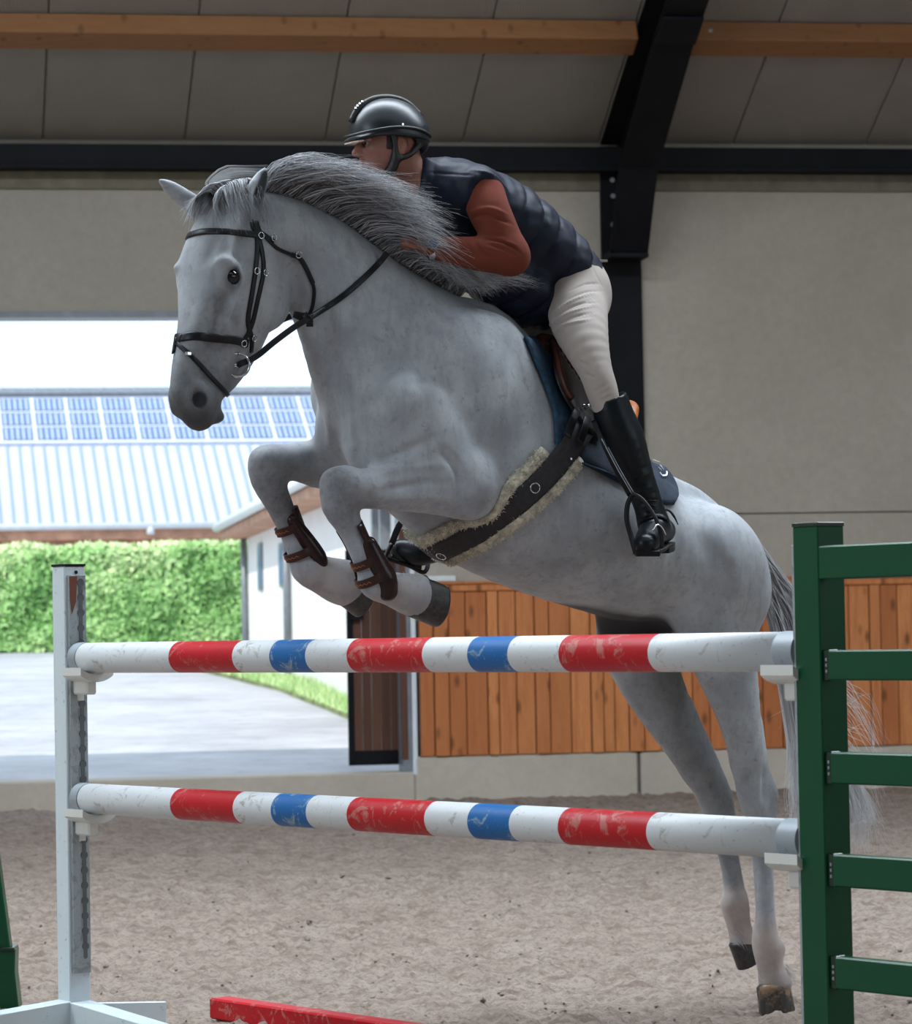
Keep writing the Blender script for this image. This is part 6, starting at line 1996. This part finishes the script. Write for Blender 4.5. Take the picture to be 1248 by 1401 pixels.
FH.ell(HC + ru * 0.100 - AZ * 0.090, RA, (0.010, 0.026, 0.006), 0.008); FH.ell(HC + ru * 0.098 - AZ * 0.100, RA, (0.010, 0.022, 0.006), 0.008)
FH.chain([(HC + ru * 0.106 - AZ * 0.095 + rv_ * 0.02, 0.003, 1), (HC + ru * 0.110 - AZ * 0.095, 0.003, 1), (HC + ru * 0.106 - AZ * 0.095 - rv_ * 0.02, 0.003, 1)], 0.004, None, True)
FH.chain([(HC - ru * 0.025 - AZ * 0.05, 0.062, 1), (RP(562, 240), 0.056, 1), (RP(572, 262), 0.052, 1)], 0.04)
vH, qH = FH.nets(); vH = smooth(vH, qH, 1)
npmesh('head', vH, qH, MT['skin'], rider)
MT['eye_white'] = plain('eye_white', (0.30, 0.24, 0.21), 0.2, 0, 0.02)
MT['short_hair'] = plain('dark_short_hair', (0.02, 0.014, 0.012), 0.8, 0, 0.3, 60, 0.6, 200)
for s in (1, -1):
    ec = HC + ru * 0.088 - AZ * 0.035 + rv_ * (0.032 * s)
    e_ = uvsphere('eye', ec, RA, (0.0125, 0.0125, 0.0115), MT['eye_white'], rider, 16, 10)
    uvsphere('iris', ec + ru * 0.0085 + rv_ * (0.001 * s), RA, (0.0055, 0.0062, 0.0062), MT['eye'], e_, 12, 8)
    tube('eyebrow', [HC + ru * q[0] + rv_ * (q[1] * s) + AZ * q[2] for q in ((0.103, 0.014, -0.016), (0.102, 0.032, -0.012), (0.088, 0.050, -0.018))], [0.003, 0.004, 0.002], MT['short_hair'], rider, 6)
    box('sideburn', HC + ru * 0.030 - AZ * 0.020 + rv_ * (0.072 * s), (ru, rv_, AZ), (0.012, 0.008, 0.034), MT['short_hair'], rider, 0.004)
# helmet
hel = HC + AZ * 0.009 + ru * 0.002
FE = Field(tuple(np.array(hel) - np.array((0.24, 0.24, 0.20))), tuple(np.array(hel) + np.array((0.24, 0.24, 0.20))), 0.004)
FE.ell(hel, RA, (0.132, 0.110, 0.113), 0.01)
FE.ell(hel - ru * 0.052 - AZ * 0.018, RA, (0.083, 0.096, 0.078), 0.03)
tilt = (AZ * 0.97 + ru * -0.10).normalized()
FE.ell(hel - AZ * 0.135 + ru * 0.02, (tuple(ru), tuple(rv_), (0, 0, 1)), (0.30, 0.30, 0.118), 0.008, True)
# peak
FE.ell(hel + ru * 0.104 - AZ * 0.024, (tuple((ru - AZ * 0.22).normalized()), tuple(rv_), tuple((AZ + ru * 0.22).normalized())), (0.046, 0.082, 0.010), 0.020)
vE, qE = FE.nets(); vE = smooth(vE, qE, 2)
helm = npmesh('helmet', vE, qE, MT['helmet'], rider)
def htube(name, pts, rads, mat, par=helm, ns=8, flat=1.0): return tube(name, [Vector(p) for p in catmull([tuple(q) for q in pts], 24)], rads, mat, par, ns, flat)
htube('shell_rim', [HC + ru * a_ + rv_ * b_ + AZ * c_ for a_, b_, c_ in ((0.155, 0.0, -0.012), (0.13, 0.075, -0.008), (0.06, 0.108, 0.006), (0.0, 0.114, 0.012), (-0.06, 0.108, 0.008), (-0.115, 0.07, -0.004), (-0.135, 0, -0.010))], 0.005, MT['helmet_trim'])
htube('centre_strip', [hel + ru * (0.136 * math.cos(q)) + AZ * (0.115 * math.sin(q)) + rv_ * 0.004 for q in (0.25, 0.6, 0.95, 1.3, 1.7, 2.1, 2.6)], 0.012, MT['helmet_trim'])
for q in (0.62, 0.70, 0.78, 0.86):
    box('strip_badge', hel + ru * (0.147 * math.cos(q)) + AZ * (0.126 * math.sin(q)) + rv_ * 0.008, (ru, rv_, AZ), (0.004, 0.006, 0.003), MT['steel_bright'], helm, 0.001)
cyl('vent_rivet', hel + rv_ * 0.110 + AZ * 0.012, hel + rv_ * 0.114 + AZ * 0.012, 0.004, MT['steel_bright'], helm, 10)
# occipital cradle, harness and chin strap
FN = Field(tuple(np.array(HC) - np.array((0.24, 0.24, 0.34))), tuple(np.array(HC) + np.array((0.24, 0.24, 0.12))), 0.004)
FN.chain([(HC - ru * 0.035 + rv_ * 0.086 + AZ * 0.006, 0.012, 1), (HC - ru * 0.075 + rv_ * 0.070 - AZ * 0.010, 0.020, 1), (HC - ru * 0.100 + rv_ * 0.035 - AZ * 0.028, 0.024, 1), (HC - ru * 0.106 - AZ * 0.034, 0.024, 1), (HC - ru * 0.100 - rv_ * 0.035 - AZ * 0.028, 0.024, 1), (HC - ru * 0.070 - rv_ * 0.075 - AZ * 0.01, 0.018, 1)], 0.01)
for s in (1, -1):
    FN.chain([(HC + ru * 0.030 + rv_ * (0.086 * s) + AZ * 0.006, 0.010, 1), (HC + ru * 0.018 + rv_ * (0.084 * s) - AZ * 0.035, 0.009, 1), (HC + ru * 0.012 + rv_ * (0.074 * s) - AZ * 0.080, 0.012, 1)], 0.008)
    FN.chain([(HC - ru * 0.078 + rv_ * (0.068 * s) - AZ * 0.030, 0.012, 1), (HC - ru * 0.040 + rv_ * (0.080 * s) - AZ * 0.070, 0.008, 1), (HC + ru * 0.008 + rv_ * (0.074 * s) - AZ * 0.085, 0.012, 1)], 0.008)
    FN.chain([(HC + ru * 0.010 + rv_ * (0.072 * s) - AZ * 0.082, 0.015, 1), (HC + ru * 0.020 + rv_ * (0.055 * s) - AZ * 0.120, 0.017, 1), (HC + ru * 0.040 - AZ * 0.146, 0.012, 1)], 0.012)
vN, qN = FN.nets(); npmesh('harness', vN, qN, MT['helmet_trim'], helm)
MT['brim_lining'] = plain('pale_brim_lining', (0.62, 0.45, 0.38), 0.5)
prism('peak_edge', [hel + ru * a_ + rv_ * b_ - AZ * (0.036 + 0.1 * (a_ - 0.10)) for a_, b_ in ((0.155, 0.0), (0.150, 0.04), (0.135, 0.066), (0.118, 0.07), (0.12, 0.0))], -AZ * 0.004, MT['brim_lining'], helm)

# --- riding boots
def riding_boot(knee, pts, foot_, name='riding_boot'):
    allp = [p for p, r in pts] + [p for p, r in foot_]
    A_ = np.array([tuple(p) for p in allp])
    F_ = Field(A_.min(0) - 0.12, A_.max(0) + 0.12, 0.0045)
    F_.chain([(p, r, 1) for p, r in pts], 0.02)
    F_.chain([(p, r, 1) for p, r in foot_], 0.025)
    return F_
bn = [(HP(832, 540, 0.372), 0.058), (HP(841, 572, 0.378), 0.066), (HP(853, 602, 0.385), 0.070), (HP(866, 638, 0.392), 0.060), (HP(880, 672, 0.40), 0.050), (HP(888, 694, 0.405), 0.048), (HP(893, 712, 0.41), 0.052)]
fn_ = [(HP(908, 726, 0.38), 0.040), (HP(895, 728, 0.44), 0.046), (HP(888, 738, 0.49), 0.044), (HP(883, 745, 0.53), 0.036)]
FR = riding_boot(None, bn, fn_)
FR.ell(HP(822, 512, 0.372), ((1, 0, 0), (0, 1, 0), (0, 0, 1)), (0.098, 0.098, 0.098), 0.004, True)
# flat sole plane under the foot
s0, s1, s2 = HP(920, 748, 0.36), HP(872, 768, 0.54), HP(900, 762, 0.52)
vR, qR = FR.nets(); vR = smooth(vR, qR, 2)
topc = np.array(HP(834, 545, 0.372)); axisb = np.array(HP(853, 602, 0.385)) - topc; axisb /= np.linalg.norm(axisb)
# slanting top line
slant = axisb + np.array(camu) * -0.05
vR = surf_stroke(vR, qR, [([(868, 668), (884, 660), (897, 652)], 0.004, -0.005), ([(870, 676), (886, 668), (902, 662)], 0.004, 0.004), ([(872, 684), (888, 676), (905, 672)], 0.004, -0.005), ([(866, 656), (882, 650), (896, 644)], 0.004, 0.004),
                          ([(874, 692), (890, 686), (906, 682)], 0.004, -0.004), ([(880, 715), (895, 712), (905, 712)], 0.003, -0.003), ([(864, 646), (878, 641), (890, 637)], 0.004, -0.004)])
bootn = npmesh('riding_boot', vR, qR, MT['riding_boot'], rider); bootn['label'] = 'black leather riding boot on the near side'
def sole(pts, parent, th=0.012):
    A_ = [Vector(p) for p in pts]
    return prism('sole', A_, Vector((0, 0, -th)), MT['helmet_trim'], parent, 0.002)
ftd = (HP(880, 752, 0.55) - HP(912, 738, 0.38)).normalized(); fside = ftd.cross(AZ).normalized()
hc_ = HP(911, 742, 0.375); L_ = 0.255
sole([hc_ + ftd * a_ * L_ + fside * b_ for a_, b_ in ((-0.1, 0.0), (-0.06, 0.028), (0.1, 0.034), (0.3, 0.030), (0.6, 0.042), (0.85, 0.038), (1.0, 0.015), (1.0, -0.015), (0.85, -0.038), (0.6, -0.042), (0.3, -0.030), (0.1, -0.034), (-0.06, -0.028))], bootn)
sole([hc_ - AZ * 0.011 + ftd * a_ * L_ + fside * b_ for a_, b_ in ((-0.1, 0.0), (-0.06, 0.028), (0.1, 0.034), (0.25, 0.030), (0.25, -0.030), (0.1, -0.034), (-0.06, -0.028))], bootn, 0.018)
for y0 in (684, 690, 696, 702, 708):
    h_, n_ = hit(889, y0, bvh_of(vR, qR)) if y0 == 684 else (None, None)
lt = bvh_of(vR, qR)
def bstroke(name, pix, w, mat, par, lift, th=0.003, n=14):
    pn = []
    for q in catmull([(a_, b_, 0) for a_, b_ in pix], n):
        h_, n_ = hit(q[0], q[1], lt)
        if h_ is not None: pn.append((h_ + n_ * lift, n_))
    if len(pn) > 1: return strap(name, pn, w, mat, par, th)
for y0 in (686, 693, 700, 707):
    bstroke('lace', [(884, y0), (890, y0 - 2), (897, y0)], 0.004, MT['black'], bootn, 0.003)
MT['spur'] = MT['black']
bstroke('spur_strap', [(868, 716), (882, 712), (900, 706), (914, 712)], 0.012, MT['black_leather'], bootn, 0.004)
tube('spur', [Vector(p) for p in catmull([tuple(HP(*q)) for q in ((900, 698, .42), (914, 698, .38), (922, 706, .36), (928, 718, .35))], 14)], [0.004] * 10 + [0.003, 0.0025, 0.002, 0.0015], MT['black'], bootn, 6)
# far boot
kf = kneeF + Vector((0, -.01, -0.03))
af = HP(588, 742, -0.46)
FR2 = riding_boot(None, [(kf, 0.064), (kf.lerp(af, 0.35), 0.068), (kf.lerp(af, 0.75), 0.052), (af + AZ * 0.05, 0.046), (af, 0.05)],
                  [(HP(590, 755, -0.43), 0.040), (HP(572, 757, -0.46), 0.044), (HP(556, 754, -0.49), 0.042), (HP(548, 752, -0.50), 0.036)])
vR2, qR2 = FR2.nets(); vR2 = smooth(vR2, qR2, 2)
bootf = npmesh('riding_boot', vR2, qR2, MT['riding_boot'], rider); bootf['label'] = 'black toe of the far boot below the belly'
# --- hands holding the reins in the mane
def hand(s):
    Wr = HP(592, 339, 0.135); Wr = Vector((Wr.x, Wr.y * s, Wr.z))
    F_ = Field(tuple(np.array(Wr) - np.array((0.06, 0.13, 0.16))), tuple(np.array(Wr) + np.array((0.22, 0.13, 0.12))), 0.0038)
    dirh = (HP(560, 325, 0.10) - HP(592, 339, 0.135)).normalized(); dirh = Vector((dirh.x, dirh.y * s, dirh.z)).normalized()
    sidev = Vector((0.1, 1.0 * s, 0.15)).normalized(); sidev = (sidev - dirh * sidev.dot(dirh)).normalized(); upv = dirh.cross(sidev) * (1 if s > 0 else -1)
    if upv.z < 0: upv = -upv
    F_.chain([(Wr - dirh * 0.02, 0.027, 1), (Wr + dirh * 0.01, 0.026, 1), (Wr + dirh * 0.04, 0.031, 1), (Wr + dirh * 0.075, 0.030, 1)], 0.02, tuple(sidev))
    for i_ in range(4):
        k0 = Wr + dirh * (0.080 - 0.003 * abs(i_ - 1)) + upv * (0.026 - 0.018 * i_) + sidev * 0.012
        L = (0.9, 1.0, 0.94, 0.76)[i_]
        k1 = k0 + dirh * (0.026 * L) - sidev * 0.012; k2 = k1 - sidev * (0.028 * L) - dirh * 0.004; k3 = k2 - dirh * (0.026 * L)
        F_.chain([(k0 - dirh * 0.02, 0.0095, 1), (k0, 0.0098, 1), (k1, 0.0090, 1), (k2, 0.0082, 1), (k3, 0.0074, 1)], 0.005, None, False, 1)
    t0 = Wr + dirh * 0.035 + upv * 0.024 - sidev * 0.006; t1 = t0 + dirh * 0.03 + upv * 0.016 - sidev * 0.014; t2 = t1 + dirh * 0.028 - upv * 0.002 - sidev * 0.010
    F_.chain([(t0, 0.013, 1), (t1, 0.0105, 1), (t2, 0.0090, 1)], 0.012, None, False, 1)
    a_, b_ = F_.nets(); a_ = smooth(a_, b_, 1)
    return npmesh('hand', a_, b_, MT['skin'], rider)
hand(1); hand(-1)
# watch
wc = HP(592, 333, 0.165)
wdir = (HP(575, 332, 0.12) - HP(610, 340, 0.16)).normalized()
band = wrap('watch_band', [HP(594, 340, 0.135) - wdir * 0.009, HP(594, 340, 0.135), HP(594, 340, 0.135) + wdir * 0.009], [0.0365] * 3, 0, 2 * math.pi, MT['steel_bright'], rider, V_, 0.003, 30)
cz = HP(593, 333, 0.16)
case = cyl('watch_case', cz + V_ * 0.006, cz + V_ * 0.018, 0.019, MT['steel_bright'], band, 24, 0.002)
MT['dial'] = plain('blue_watch_dial', (0.05, 0.13, 0.24), 0.25)
cyl('watch_dial', cz + V_ * 0.0182, cz + V_ * 0.0192, 0.015, MT['dial'], band, 24)
